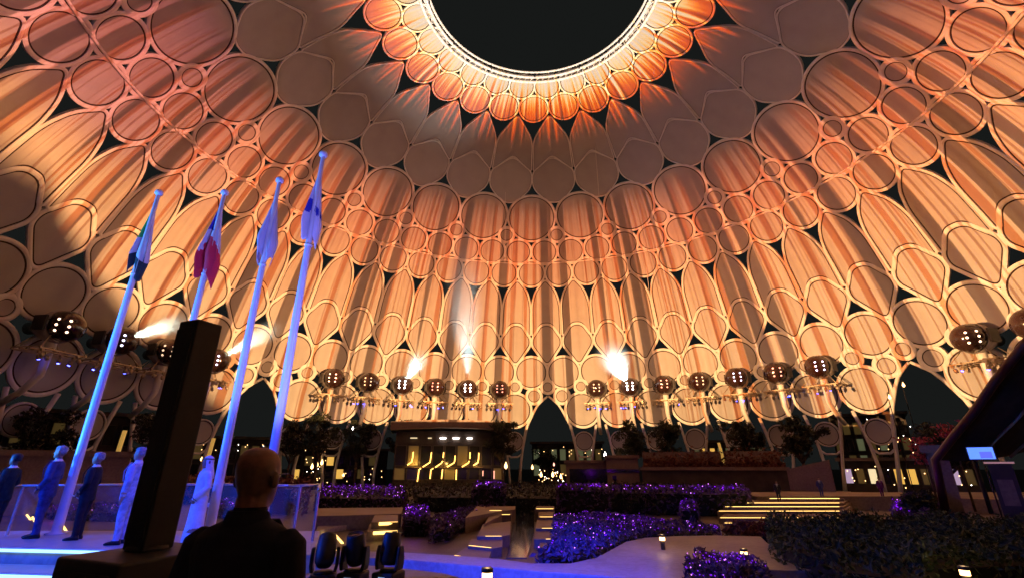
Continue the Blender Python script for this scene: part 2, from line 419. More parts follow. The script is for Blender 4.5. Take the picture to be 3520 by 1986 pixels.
tag(truss_web(), kind='stuff')
def fixture():
    mb = MB()
    mb.tube([(0, orx - .75, orz + .05), (0, orx - 1.0, orz - .1)], .05, 6); mb.tube([(0, orx - 1.05, orz - .25), (0, orx - 1.05, orz + .35)], .11, 8)
    return mb.mesh('oculus_lamp', mat('lamp_black', (.03, .03, .035), .5))
fm = fixture()
for i in range(13): link('oculus_lamp', fm, dome, rot=(0, 0, -(A0 + i * 4 * DA)))
# ================================================================ the plaza
def paving_mat(name, c1, c2, tile=.0, rough=.55):
    m = bpy.data.materials.new(name); m.use_nodes = True; t = m.node_tree; b = t.nodes['Principled BSDF']
    tc = t.nodes.new('ShaderNodeTexCoord'); n1 = t.nodes.new('ShaderNodeTexNoise'); n1.inputs['Scale'].default_value = .22; n1.inputs['Detail'].default_value = 8; n1.inputs['Roughness'].default_value = .65
    lk(t, tc.outputs['Object'], n1.inputs['Vector'])
    n2 = t.nodes.new('ShaderNodeTexNoise'); n2.inputs['Scale'].default_value = 6; n2.inputs['Detail'].default_value = 4; lk(t, tc.outputs['Object'], n2.inputs['Vector'])
    col = mixc(t, sstep(t, n1.outputs[0], .38, .62), c1, c2)
    col = mixc(t, .35, col, mixc(t, sstep(t, n2.outputs[0], .35, .65), tuple(c * .6 for c in c1), c2))
    if tile:
        br = t.nodes.new('ShaderNodeTexBrick'); br.inputs['Scale'].default_value = 1 / tile; br.inputs['Mortar Size'].default_value = .012
        br.inputs['Color1'].default_value = (1, 1, 1, 1); br.inputs['Color2'].default_value = (.86, .86, .86, 1); br.inputs['Mortar'].default_value = (.45, .45, .45, 1)
        lk(t, tc.outputs['Object'], br.inputs['Vector']); col = mixc(t, 1.0, col, br.outputs[0], 'MULTIPLY')
    lk(t, col, b.inputs['Base Color'])
    lk(t, math_node(t, 'ADD', math_node(t, 'MULTIPLY', n2.outputs[0], .3), rough - .15), b.inputs['Roughness'])
    return m
PAVE = paving_mat('plaza_paving', (.075, .062, .058), (.135, .112, .10), 1.2)
STONE = paving_mat('pale_stone', (.26, .24, .235), (.38, .355, .34), 0)
WARMSTONE = paving_mat('warm_stone', (.17, .125, .10), (.26, .20, .16), 0)
DARKG = mat('dark_glass', (.012, .014, .018), .12, spec=.6)
BLACK = mat('matte_black', (.012, .012, .014), .55, var=.3, scale=8)
LEDW = mat('warm_led', (.9, .6, .2), .5, emit=(1.0, .62, .16), es=3.2)
LEDW2 = mat('amber_led', (.9, .5, .15), .5, emit=(1.0, .50, .10), es=4.5)
LEDP = mat('purple_fairy_light', (.4, .1, .9), .5, emit=(.24, .004, 1.0), es=.8)
LEDL = mat('lilac_fairy_light', (.8, .5, 1), .5, emit=(.72, .22, 1.0), es=2.8)
LEDB = mat('blue_led', (.1, .1, 1), .5, emit=(.06, .07, 1.0), es=26.0)
LEDWH = mat('white_led', (1, 1, 1), .5, emit=(1.0, .88, .78), es=14.0)
LEDR = mat('rose_led', (1, .6, .5), .5, emit=(1.0, .42, .30), es=3.0)
GLOW = mat('lantern_glow', (1, .7, .4), .5, emit=(1.0, .55, .20), es=6.0)

g = MB().box(-900, 900, -900, 900, -.5, 0).build('ground', mat('dark_ground', (.055, .047, .045), .9, var=.2, scale=.05)); tag(g, kind='structure')
n_ = 72
pf = MB().prism([(62.5 * math.sin(2 * PI * i / n_), 62.5 * math.cos(2 * PI * i / n_)) for i in range(n_)][::-1], -.05, .006).build('plaza_floor', PAVE); tag(pf, kind='structure')

def pz(z, *pts): return [atz(x, y, z)[:2] for x, y in pts]
def slab(name, poly, z0, z1, m, kind='structure'):
    if area([tuple(p) for p in poly]) < 0: poly = poly[::-1]
    o = MB().prism(poly, z0, z1).build(name, m)
    b = o.modifiers.new('edge', 'BEVEL'); b.width = .03; b.segments = 2; b.limit_method = 'ANGLE'
    if kind: tag(o, kind=kind)
    return o
# raised curving path of pale stone; its near face takes the blue stage light
path_up = [(1090, 1890), (1240, 1892), (1380, 1896), (1530, 1905), (1700, 1917), (1830, 1934), (1960, 1934), (2050, 1914), (2110, 1882), (2150, 1860), (2215, 1846), (2330, 1840), (2470, 1838), (2615, 1842), (2640, 1866), (2700, 1888), (2780, 1905), (2830, 1925)]
path_lo = [(2840, 1958), (2700, 1958), (2640, 1955), (2420, 2010), (2220, 1990), (2000, 1972), (1850, 1962), (1700, 1948), (1560, 1936), (1400, 1922), (1240, 1914), (1090, 1912)]
slab('raised_path', pz(.9, *path_up, *path_lo), 0, .9, STONE)
slab('path', pz(.45, (3130, 2050), (3215, 1952), (3330, 1944), (3520, 1938), (3800, 1930), (3800, 2080)), 0, .45, STONE)
slab('path', pz(.35, (2350, 2300), (2720, 1962), (2830, 1962), (2850, 1990), (2830, 2300)), 0, .35, STONE)
# terrace on which the viewer stands, with the ledge for the stage lamps
slab('terrace', [(-3.9, -60), (12, -60), (12, -45.2), (4, -43.2), (-.2, -40.4), (-1.8, -39.0), (-3.0, -38.5), (-3.95, -38.4)], 0, 2.3, STONE)

# broad garden steps with a lit nosing under each tread
def lit_step(poly_px, z0, z1, strip, label, grp, m=WARMSTONE):
    s_ = empty('garden_step'); tag(s_, label, 'step', grp)
    P = pz(z1, *poly_px)
    if area([tuple(p) for p in P]) < 0: P = P[::-1]
    MB().prism(P, z0, z1).build('tread', m, s_)
    if strip:
        a, b = (atz(*q, z1 - .02) for q in strip)
        d = (a - b).normalized(); nrm = Vector((d.y, -d.x, 0)).normalized()
        if (Vector((0, CAMY, 0)) - a).dot(nrm) < 0: nrm = -nrm
        o_ = nrm * .06
        MB().tube([a + o_ - Vector((0, 0, .05)), b + o_ - Vector((0, 0, .05))], .055 + .0012 * (a - cam.location).length, 6).build('light_strip', LEDW, s_)
    return s_
G1 = 'lit terrace steps on the right'
rs = [(1797, 2491, 2532, .18), (1779, 2476, 2883, .36), (1756, 2471, 2883, .54), (1741, 2491, 2883, .72), (1728, 2545, 2883, .90), (1713, 2646, 2883, 1.08)]
names = ['lowest', 'second', 'third', 'fourth', 'fifth', 'topmost']
for k, (y, x0, x1, z) in enumerate(rs):
    x1b = 2900
    yb = rs[k + 1][0] if k < 5 else 1690
    lit_step([(x0 - 6, y), (x1b, y), (x1b + 25, yb - 3), (x0 + 30, yb - 3)], 0 if k == 0 else .0, z, ((x0, y), (x1, y)), f'long garden step with a yellow light strip, {names[k]} of the wide flight', G1)
slab('plateau', pz(1.26, (2600, 1704), (3100, 1704), (3560, 1720), (3560, 1690), (2500, 1690)), 0, 1.26, WARMSTONE)
G2 = 'stepped blocks beside the water channel'
blocks = [([(1600, 1778), (1728, 1754), (1770, 1750), (1772, 1738), (1640, 1738)], .9, ((1683, 1754), (1724, 1754)), 'pale rounded block with a lit strip at the head of the channel'),
          ([(1665, 1800), (1727, 1768), (1757, 1768), (1760, 1752), (1690, 1758)], .7, ((1725, 1768), (1753, 1768)), 'short lit block one below the head of the channel'),
          ([(1640, 1842), (1726, 1842), (1752, 1836), (1756, 1790), (1660, 1800)], .55, ((1669, 1842), (1724, 1842)), 'brown lit block left of the channel midway down'),
          ([(1608, 1876), (1690, 1884), (1726, 1878), (1728, 1848), (1620, 1850)], .4, ((1615, 1874), (1690, 1882)), 'slanting lit block left of the channel near the path'),
          ([(1560, 1908), (1605, 1916), (1680, 1918), (1690, 1890), (1600, 1880)], .3, ((1567, 1908), (1603, 1914)), 'lowest lit block left of the channel against the pale path'),
          ([(1838, 1748), (1905, 1748), (1905, 1738), (1845, 1738)], .9, ((1843, 1748), (1902, 1748)), 'top lit block right of the channel under the dark hedge'),
          ([(1850, 1776), (1906, 1776), (1906, 1754), (1852, 1754)], .72, ((1855, 1776), (1904, 1776)), 'second lit block right of the channel'),
          ([(1842, 1815), (1906, 1815), (1906, 1784), (1846, 1784)], .55, ((1863, 1815), (1904, 1815)), 'third lit block right of the channel'),
          ([(1836, 1852), (1907, 1852), (1907, 1824), (1840, 1824)], .42, ((1876, 1852), (1905, 1852)), 'fourth lit block right of the channel'),
          ([(1850, 1894), (1942, 1894), (1930, 1864), (1856, 1864)], .3, ((1884, 1894), (1937, 1894)), 'lowest lit block right of the channel beside the purple bed')]
for poly, z, st, lb in blocks: lit_step(poly, 0, z, st, lb, G2)
slab('water_channel', pz(.05, (1765, 1738), (1838, 1738), (1836, 1830), (1812, 1915), (1740, 1915), (1758, 1830)), 0, .05, mat('channel_water', (.05, .08, .12), .08))
G3 = 'lit steps left of the garden'
lit_step([(1276, 1794), (1368, 1793), (1368, 1762), (1290, 1764)], 0, .85, ((1303, 1795), (1367, 1793)), 'upper of the two lit steps below the far purple hedge', G3)
lit_step([(1262, 1826), (1366, 1823), (1367, 1796), (1272, 1798)], 0, .5, ((1283, 1827), (1365, 1823)), 'lower of the two lit steps below the far purple hedge', G3)
slab('path', pz(.3, (1085, 1822), (1280, 1788), (1285, 1768), (1100, 1790)), 0, .3, STONE)
slab('retaining_wall', pz(.9, (1085, 1772), (1380, 1764), (1385, 1742), (1085, 1745)), 0, .9, WARMSTONE)
# narrow light lines let into the floor of the sunken court
G4 = 'light lines in the sunken court floor'
for (a, b, lb) in [((1103, 1819), (1129, 1850), 'longest light line in the court floor beside the glass corner'), ((1154, 1840), (1177, 1866), 'second light line in the court floor'), ((1199, 1857), (1207, 1866), 'short light dash in the court floor above the stage lamps'), ((1137, 1872), (1152, 1890), 'light line seen between the left stage lamps'), ((1237, 1873), (1250, 1890), 'light line right of the middle stage lamp'),
                   ((92, 1768), (105, 1785), 'short light line behind the man in navy'), ((112, 1776), (120, 1792), 'light dash behind the legs of the man in navy'), ((210, 1795), (232, 1832), 'light line between the flagpole and the man in black'), ((325, 1738), (380, 1754), 'long light line behind the man in black')]:
    p, q = atz(*a, .02), atz(*b, .02)
    o = MB().tube([p, q], .07, 6).build('floor_light_line', LEDW); tag(o, lb, 'light strip', G4)

# ---------------------------------------------------------------- planting
def leaf_mat(name, c, c2, tint=.3):
    m = bpy.data.materials.new(name); m.use_nodes = True; t = m.node_tree; b = t.nodes['Principled BSDF']
    g_ = t.nodes.new('ShaderNodeNewGeometry'); lk(t, mixc(t, g_.outputs['Random Per Island'], c, c2), b.inputs['Base Color'])
    b.inputs['Roughness'].default_value = .6; b.inputs['Specular IOR Level'].default_value = .3
    return m
LEAF = leaf_mat('hedge_leaf', (.025, .05, .02), (.07, .10, .04))
LEAFD = leaf_mat('dark_leaf', (.02, .03, .018), (.05, .055, .03))
LEAFP = leaf_mat('lavender_leaf', (.05, .035, .07), (.16, .10, .22))
LEAFR = leaf_mat('red_petal', (.35, .03, .03), (.65, .10, .08))
FLOWERB = leaf_mat('rust_leaf', (.10, .03, .025), (.20, .08, .05))
BARK = mat('bark', (.10, .07, .05), .9, var=.35, scale=4, bump=.4)
SOIL = mat('soil', (.03, .022, .018), .95)
def leaves(mb, pts, size, rnd=random, mi=0, flat=.0):
    for p in pts:
        s_ = size * rnd.uniform(.6, 1.35)
        a = Vector((rnd.gauss(0, 1), rnd.gauss(0, 1), rnd.gauss(0, 1 - flat))).normalized()
        b = a.cross(Vector((rnd.gauss(0, 1), rnd.gauss(0, 1), rnd.gauss(0, 1)))).normalized()
        c = a.cross(b) * .25
        p = Vector(p)
        mb.add([p - a * s_, p - b * s_ * .45 + c * s_, p + a * s_, p + b * s_ * .45 + c * s_], [(0, 1, 2, 3)], mi)
def bulbs(mb, pts, r, mi=0):
    for p in pts:
        x, y, z = p
        mb.add([(x + r, y, z), (x - r, y, z), (x, y + r, z), (x, y - r, z), (x, y, z + r), (x, y, z - r)], [(0, 2, 4), (2, 1, 4), (1, 3, 4), (3, 0, 4), (2, 0, 5), (1, 2, 5), (3, 1, 5), (0, 3, 5)], mi)
def inside(p, poly):
    x, y = p; c = False; j = len(poly) - 1
    for i in range(len(poly)):
        xi, yi = poly[i]; xj, yj = poly[j]
        if (yi > y) != (yj > y) and x < (xj - xi) * (y - yi) / (yj - yi) + xi: c = not c
        j = i
    return c
def scatter(poly, n, z0, h, seed, front=.55):
    """points through a clipped mass of foliage: most of them near its top and sides, the top uneven."""
    R_ = random.Random(seed); xs = [p[0] for p in poly]; ys = [p[1] for p in poly]; o = []
    ph = [R_.uniform(0, 6) for _ in range(6)]
    while len(o) < n:
        x, y = R_.uniform(min(xs), max(xs)), R_.uniform(min(ys), max(ys))
        if not inside((x, y), poly): continue
        hh = h * (1 + .13 * math.sin(x * 1.7 + ph[0]) * math.sin(y * 1.3 + ph[1]) + .10 * math.sin(x * 4.1 + ph[2] + y * 3.2))
        k = R_.random(); z = z0 + hh * (R_.uniform(.86, 1.06) if k < front else R_.random())
        o.append((x, y, z))
    return o
def bed(name, label, cat, poly_px, z0, h, n, lights, leaf, size=.13, lamp=0.0, seed=1, grp=None, light_top=True, zref=None, lr=.035):
    r = empty(name); tag(r, label, cat, grp)
    poly = [tuple(p) for p in pz(z0 + h * .6 if zref is None else zref, *poly_px)]
    if area(poly) < 0: poly = poly[::-1]
    cx = sum(p[0] for p in poly) / len(poly); cy_ = sum(p[1] for p in poly) / len(poly)
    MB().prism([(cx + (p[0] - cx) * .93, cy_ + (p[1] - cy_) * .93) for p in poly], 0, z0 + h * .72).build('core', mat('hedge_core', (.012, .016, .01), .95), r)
    mb = MB(); rr = random.Random(seed + 5); leaves(mb, scatter(poly, n, z0, h, seed), size, rr)
    # side faces
    per_ = []
    for i in range(len(poly)):
        a, b = poly[i], poly[(i + 1) % len(poly)]; L = math.hypot(b[0] - a[0], b[1] - a[1])
        for _ in range(int(L * (h + z0) * 20 * (.13 / size))):
            w = rr.random(); per_.append((a[0] + (b[0] - a[0]) * w + rr.gauss(0, .05), a[1] + (b[1] - a[1]) * w + rr.gauss(0, .05), z0 * .2 + (z0 * .8 + h) * rr.random()))
    leaves(mb, per_, size, rr)
    tag(mb.build('foliage', leaf, r), kind='stuff')
    if lights:
        pts = [(x, y, z + .05) for x, y, z in scatter(poly, lights, z0, h, seed + 9, .9)]
        mb = MB(); bulbs(mb, [p for i, p in enumerate(pts) if i % 7], lr * .9, 0); bulbs(mb, [p for i, p in enumerate(pts) if not i % 7], lr * .75, 1)
        tag(mb.build('fairy_lights', [LEDP, LEDL], r), kind='stuff')
    if lamp:
        k = max(1, int(math.sqrt(abs(area(poly))) / 4)); qs = [p for p in scatter(poly, k, 0, .1, seed + 3)]
        for x, y, _ in qs:
            ld = bpy.data.lights.new('bed_glow', 'POINT'); ld.energy = lamp * 1.6; ld.color = (.36, .01, 1.0); ld.shadow_soft_size = .25
            lo = bpy.data.objects.new('bed_glow', ld); COL.objects.link(lo); lo.location = (x, y, z0 + h + .55); lo.parent = r
    return r
bed('hedge', 'long dark clipped hedge across the middle of the garden', 'hedge', [(1385, 1735), (1900, 1742), (2300, 1745), (2440, 1722), (2475, 1700), (2300, 1690), (1800, 1684), (1385, 1684)], 0, 1.7, 4200, 0, LEAFD, .20, seed=2, zref=.6)
bed('flower_bed', 'purple lit flower bed at the far left of the garden beside the glass corner', 'flower bed', [(1085, 1735), (1390, 1738), (1390, 1700), (1090, 1698)], 0, 1.6, 2200, 330, LEAFP, .17, 42, 3, 'purple lit flower beds', zref=.6, lr=.055)
bed('flower_bed', 'small purple patch on the hedge above the lit channel head', 'flower bed', [(1625, 1694), (1735, 1694), (1735, 1683), (1630, 1683)], 1.3, 1.0, 900, 60, LEAFP, .2, 60, 4, 'purple lit flower beds', zref=1.7, lr=.07)
bed('flower_bed', 'purple patch on the hedge before the brown block wall', 'flower bed', [(1915, 1700), (2095, 1702), (2095, 1690), (1920, 1688)], 1.2, 1.0, 1100, 70, LEAFP, .2, 60, 5, 'purple lit flower beds', zref=1.6, lr=.07)
bed('flower_bed', 'long purple bed along the foot of the flower topped wall', 'flower bed', [(2100, 1702), (2470, 1708), (2580, 1704), (2560, 1690), (2110, 1688)], .9, 1.1, 2400, 150, LEAFP, .2, 60, 6, 'purple lit flower beds', zref=1.5, lr=.07)
bed('flower_bed', 'purple bush left of the stepped blocks below the hedge', 'flower bed', [(1390, 1806), (1470, 1806), (1470, 1772), (1392, 1772)], 0, 1.2, 1100, 90, LEAFP, .14, 18, 7, 'purple lit flower beds', zref=.6, lr=.045)
bed('shrub_row', 'dim row of shrubs running down beside the stepped blocks', 'shrubs', [(1480, 1850), (1540, 1842), (1610, 1800), (1700, 1762), (1690, 1752), (1590, 1764), (1480, 1806)], 0, .8, 1400, 24, LEAFP, .14, 9, 8, zref=.3, lr=.04)
bed('flower_bed', 'great curving purple bed between the channel and the pale path', 'flower bed', [(1905, 1868), (1835, 1926), (1955, 1928), (2045, 1908), (2100, 1876), (2145, 1854), (2215, 1842), (2330, 1836), (2470, 1834), (2470, 1812), (2300, 1800), (2200, 1782), (2100, 1772), (1905, 1780)], .35, .75, 8200, 420, LEAFP, .12, 15, 9, 'purple lit flower beds', zref=.9, lr=.036)
bed('flower_bed', 'small round purple bush before the short stacked light strips', 'flower bed', [(2340, 1764), (2400, 1764), (2396, 1746), (2344, 1746)], .2, 1.2, 700, 60, LEAFP, .15, 22, 10, 'purple lit flower beds', zref=.9, lr=.05)
bed('flower_bed', 'purple topped bed with dark leafy side at the bottom of the path', 'flower bed', [(2358, 1912), (2420, 1900), (2520, 1912), (2640, 1950), (2640, 2040), (2360, 2040)], .1, 1.05, 4200, 230, LEAFP, .09, 9, 11, 'purple lit flower beds', zref=1.1, lr=.026)
bed('flower_bed', 'deep purple bed on the paved plateau at the right', 'flower bed', [(3075, 1786), (3200, 1786), (3255, 1752), (3075, 1746)], .4, 1.2, 1600, 110, LEAFP, .15, 22, 12, 'purple lit flower beds', zref=1.2, lr=.05)
bed('hedge', 'broad dark green hedge filling the right foreground', 'hedge', [(2640, 1796), (2900, 1796), (3300, 1800), (3700, 1806), (3900, 1960), (3520, 1932), (3230, 1944), (3130, 1990), (2860, 1952), (2830, 1916), (2700, 1886), (2650, 1866)], .2, 1.5, 15000, 0, LEAF, .11, seed=13, zref=1.4)
bed('hedge', 'low dark hedge tongue at the foot of the wide flight of steps', 'hedge', [(2480, 1826), (2640, 1834), (2640, 1800), (2540, 1804)], .1, .9, 1500, 0, FLOWERB, .12, seed=14, zref=.9)
bed('hedge', 'dark hedge block behind the deep purple bed on the right', 'hedge', [(3110, 1742), (3210, 1742), (3210, 1716), (3115, 1716)], 1.2, 1.0, 900, 0, LEAFD, .2, seed=15, zref=1.8)
bed('hedge', 'dark reddish planting behind the people and their glass rail', 'hedge', [(-150, 1664), (700, 1668), (1060, 1690), (1060, 1672), (700, 1650), (-150, 1648)], .6, 2.0, 5000, 0, FLOWERB, .24, seed=16, zref=1.9)
bed('flower_bed', 'purple bed glimpsed behind the legs of the men on stage', 'flower bed', [(170, 1756), (420, 1764), (480, 1750), (440, 1736), (160, 1728)], 0, .8, 1500, 60, LEAFP, .15, 22, 17, 'purple lit flower beds', zref=.6, lr=.045)
bed('flower_bed', 'purple bed glimpsed between the third flagpole and the near man', 'flower bed', [(735, 1752), (840, 1756), (840, 1724), (740, 1720)], 0, .9, 900, 60, LEAFP, .15, 26, 18, 'purple lit flower beds', zref=.6, lr=.05)

# ---------------------------------------------------------------- bollards
def bollard(px, py_top, dia_px, label, hgt=.75):
    # the lamp head's size gives its distance
    depth = .24 / (dia_px / FPX); d = ray(px, py_top); fwd = _Rc @ Vector((0, 0, -1)); k = depth / d.dot(fwd)
    top = Vector(cam.location) + d * k; z0 = max(.0, top.z - hgt); h = top.z - z0
    b = empty('bollard_light', (top.x, top.y, z0)); tag(b, label, 'bollard', 'bollard lights along the paths')
    MB().lathe([(.0, 0), (.15, 0), (.15, .03), (.085, .05), (.085, h - .20), (.0, h - .20)], 16).build('post', BLACK, b)
    MB().lathe([(0, h - .20), (.105, h - .20), (.105, h - .075), (0, h - .075)], 16).build('lamp_glass', GLOW, b)
    MB().lathe([(0, h - .075), (.12, h - .075), (.12, h), (.02, h + .012), (0, h + .012)], 16).build('cap', BLACK, b)
    ld = bpy.data.lights.new('bollard_lamp', 'POINT'); ld.energy = 9; ld.color = (1, .62, .28); ld.shadow_soft_size = .08
    lo = bpy.data.objects.new('bollard_lamp', ld); COL.objects.link(lo); lo.parent = b; lo.location = (0, 0, h + .12)
    return b
bollard(1675, 1950, 40, 'bright bollard lamp in front of the blue lit wall')
bollard(2275, 1836, 21, 'bollard lamp standing on the pale path by its bend')
bollard(2555, 1884, 25, 'bollard lamp behind the purple topped bed')
bollard(3310, 1944, 33, 'bollard lamp at the right edge of the dark hedge')
bollard(2480, 1795, 9, 'tiny bollard lamp left of the wide lit steps')
bollard(1152, 1794, 9, 'tiny bollard lamp on the blue path behind the glass', .9)
bollard(1196, 1768, 8, 'tiny bollard lamp farther along the blue path', .9)
bollard(1330, 1852, 11, 'tiny bollard lamp above the right stage lamp', .9)
bollard(1473, 1854, 11, 'tiny bollard lamp among the dim shrubs', .8)
bollard(2106, 1768, 11, 'tiny bollard lamp at the back of the great purple bed', .8)
# ================================================================ projector pods on the legs of the dome
POD_R, POD_Z = 59.6, 20.1
BALL = mat('pod_glass', (.035, .018, .016), .12, spec=.8)
SHELL = mat('pod_shell', (.32, .29, .27), .5, var=.15, scale=2)
RACK = mat('rack_metal', (.34, .28, .20), .45, metal=.4)
def pod_meshes():
    """a pod looks along -y (towards the plaza) in its own frame; the wall is at +y."""
    P = {}
    My = Matrix.Rotation(PI / 2, 4, 'X')                       # lathe axis z -> -y
    ballp = [(1.5 * math.sin(a), 1.5 * math.cos(a)) for a in np.linspace(0.0, 1.75, 14)]
    P['ball'] = MB().lathe(ballp, 28, M=Matrix.Translation((0, -.2, 0)) @ My).mesh('ball', BALL)
    P['shell'] = MB().lathe([(1.53, -.35), (1.62, -.55), (1.6, -1.1), (1.35, -1.9), (.95, -2.7), (.6, -3.4), (.6, -4.3), (0, -4.3)], 28, M=Matrix.Translation((0, -.2, 0)) @ My).mesh('shell', SHELL)
    P['bracket'] = MB().box(-.09, .09, .1, 1.5, -.7, .7).mesh('bracket', BLACK)
    P['stalk'] = MB().tube([(0, .9, -1.3), (0, .9, -2.3), (0, .9, -4.6), (0, 2.5, -6.2), (0, 4.2, -7.2)], [.5, .42, .32, .3, .3], 10).mesh('stalk', STEEL)
    mb = MB()
    for y in (-.9, .2, 1.3, 2.2): mb.box(-2.15, 2.15, y - .06, y + .06, -2.62, -2.48)
    for x in (-2.1, -1.05, 0, 1.05, 2.1): mb.box(x - .05, x + .05, -.95, 2.25, -2.48, -2.38)
    for x in (-2.1, 2.1):
        for y in (-.9, 2.2): mb.tube([(x, y, -2.5), (x * .5, y * .6 + .4, -1.1)], .05, 6)
    P['rack'] = mb.mesh('rack', RACK)
    mb = MB()
    mb.box(-.12, .12, -.12, .12, -.2, .0); mb.tube([(0, 0, -.2), (0, 0, -.34)], .05, 6)
    mb.lathe([(0, -.34), (.17, -.36), (.19, -.62), (.13, -.80), (0, -.80)], 10)
    P['hanging_lamp'] = mb.mesh('hanging_lamp', RACK)
    P['lamp_lens'] = MB().lathe([(0, -.86), (.10, -.85), (.12, -.79)], 8).mesh('lamp_lens', LEDB)
    mb = MB().lathe([(0, .08), (.11, .06), (.135, 0), (.135, -.1)], 10, M=My); P['lens'] = mb
    return P
PM = pod_meshes()
LENS = {'white': mat('lens_white', (1, 1, 1), .4, emit=(1.0, .95, .95), es=26.0), 'warm': mat('lens_warm', (1, .8, .6), .4, emit=(1.0, .62, .42), es=3.2), 'red': mat('lens_red', (1, .5, .4), .4, emit=(1.0, .34, .24), es=2.6), 'dim': mat('lens_dim', (1, .8, .6), .4, emit=(1.0, .7, .45), es=1.2), 'cool': mat('lens_cool', (.8, .8, 1), .4, emit=(.72, .70, 1.0), es=4.0)}
LM = {k: PM['lens'].mesh('lens', m) for k, m in LENS.items()}
pods = {-12: ('warm', 'leftmost lit projector pod in the dark flank of the dome'), -11: ('cool', 'projector pod throwing a pale beam just right of the first flagpole'), -10: ('dim', 'dim projector pod half hidden by the black column'), -9: ('cool', 'projector pod throwing a pale beam right of the black column'),
        -6: ('warm', 'projector pod right of the fourth flagpole with warm lenses'), -5: ('dim', 'dim brown projector pod second from the fourth flagpole'), -4: ('white', 'blazing white projector pod left of centre beaming to the right'), -3: ('red', 'reddish projector pod between the two blazing white ones'), -2: ('white', 'blazing white projector pod beaming straight up the wall'), -1: ('red', 'red lensed projector pod left of the far gate'),
        2: ('dim', 'dim projector pod right of the far gate'), 3: ('white', 'blazing white projector pod right of the far gate'), 4: ('red', 'reddish projector pod right of the blazing one'), 5: ('dim', 'dark projector pod above the flower topped wall'), 6: ('cool', 'silvery projector pod fourth from the right gate'), 7: ('red', 'dark red projector pod second from the right gate'), 8: ('cool', 'silvery projector pod nearest the right gate'),
        11: ('warm', 'projector pod right of the right gate'), 12: ('red', 'projector pod cut by the right edge of the picture')}
RP = random.Random(3)
for i, (kind, lb) in pods.items():
    a = (A0 + i * DA) * .99
    pod = empty('projector_pod', (POD_R * math.sin(a), POD_R * math.cos(a), POD_Z), -a); pod.scale = (1.28, 1.28, 1.28)
    tag(pod, lb, 'projector', 'projector pods on the dome legs')
    bl = link('ball', PM['ball'], pod); link('shell', PM['shell'], pod); link('bracket', PM['bracket'], pod, loc=(-1.66, 0, 0)); link('bracket', PM['bracket'], pod, loc=(1.66, 0, 0)); link('stalk', PM['stalk'], pod); rk = link('rack', PM['rack'], pod)
    # the ball is turned towards the viewer so that its two columns of lenses show
    to = Vector((-POD_R * math.sin(a) * .35, CAMY * .5 - POD_R * math.cos(a), -6)).normalized(); to.rotate(Euler((0, 0, a)))
    for cx in (-.45, .45):
        for cz in (-.55, 0, .55):
            d = Vector((cx, -1.35, cz)).normalized(); d = (Vector((0, -1, 0)).rotation_difference(to) @ d)
            q = Vector((0, -1, 0)).rotation_difference(d)
            ln = link('lens', LM[kind if not (kind == 'dim' and cx < 0) else 'dim'], bl, loc=Vector((0, -.2, 0)) + d * 1.47); ln.rotation_euler = q.to_euler()
    for x in (-1.9, -1.3, -.7, .7, 1.3, 1.9):
        h = link('hanging_lamp', PM['hanging_lamp'], pod, loc=(x, RP.choice((-.9, .2)), -2.62), rot=(RP.uniform(-.5, .5), RP.uniform(-.4, .4), 0))
        if RP.random() < (.45 if abs(x) < 1.5 else .12): link('lamp_lens', PM['lamp_lens'], h)
# the lit pods really throw light
def beam(i, px, py, dist, energy, ang, blend=.6, col=(.80, .95, .92)):
    a = (A0 + i * DA) * .99; src = Vector((POD_R * math.sin(a), POD_R * math.cos(a), POD_Z)); tgt = atd(px, py, dist)
    d = (tgt - src).normalized(); src = src + d * 3.0
    ld = bpy.data.lights.new('pod_beam', 'SPOT'); ld.energy = energy; ld.spot_size = math.radians(ang); ld.spot_blend = blend; ld.color = col; ld.shadow_soft_size = .3
    o = bpy.data.objects.new('pod_beam', ld); COL.objects.link(o); o.location = src; o.rotation_euler = d.to_track_quat('-Z', 'Y').to_euler()
BEAM_E = 110000
beam(-4, 1560, 1050, 70, BEAM_E * .9, 24, .9)
beam(-2, 1590, 700, 74, BEAM_E * .95, 34, .95)
beam(3, 2010, 1050, 74, BEAM_E * 1.1, 36, .95)
beam(-11, 760, 1060, 60, BEAM_E * .8, 14, col=(.80, 1, .85))
beam(-9, 1010, 1090, 70, BEAM_E * .8, 16, col=(.80, 1, .85))

# thin hoisting cables that hang inside the dome
for px, y0, y1, dist, lb in ((1738, 545, 905, 86, 'thin pale hoisting cable hanging left of the dome centre'), (2038, 395, 1000, 78, 'long thin hoisting cable hanging right of the dome centre'), (2205, 760, 1010, 90, 'short thin hoisting cable at the right of the pair')):
    a = atd(px, y0, dist); b = Vector((a.x, a.y, atd(px, y1, dist).z))
    c = MB().tube([a, b], .035, 6).build('cable', STEEL); tag(c, lb, 'cable', 'hoisting cables')

# ================================================================ buildings and trees at the far side
def local_frame(px0, px1, dist):
    a = atd(px0, 1604, dist); b = atd(px1, 1604, dist); w = (b - a).length; ang = math.atan2(b.y - a.y, b.x - a.x); return a, b, w, ang
def zat(px, py, dist): return atd(px, py, dist).z
WALLD = mat('dark_facade', (.055, .042, .036), .7, var=.25, scale=.6)
WALLB = paving_mat('brown_render', (.17, .115, .085), (.24, .17, .13), 0)
WIN = {'off': mat('window_dark', (.02, .022, .02), .2), 'amber': mat('window_amber', (.5, .3, .1), .4, emit=(1.0, .55, .10), es=.8), 'dim': mat('window_dim', (.3, .25, .1), .4, emit=(.55, .36, .10), es=.07), 'green': mat('window_green', (.3, .35, .2), .4, emit=(.55, .62, .30), es=.12), 'lilac': mat('window_lilac', (.5, .4, .5), .4, emit=(.75, .55, .80), es=.5), 'cream': mat('window_cream', (.7, .6, .4), .4, emit=(1.0, .80, .45), es=.9)}
FRAME = mat('window_frame', (.10, .08, .06), .6)
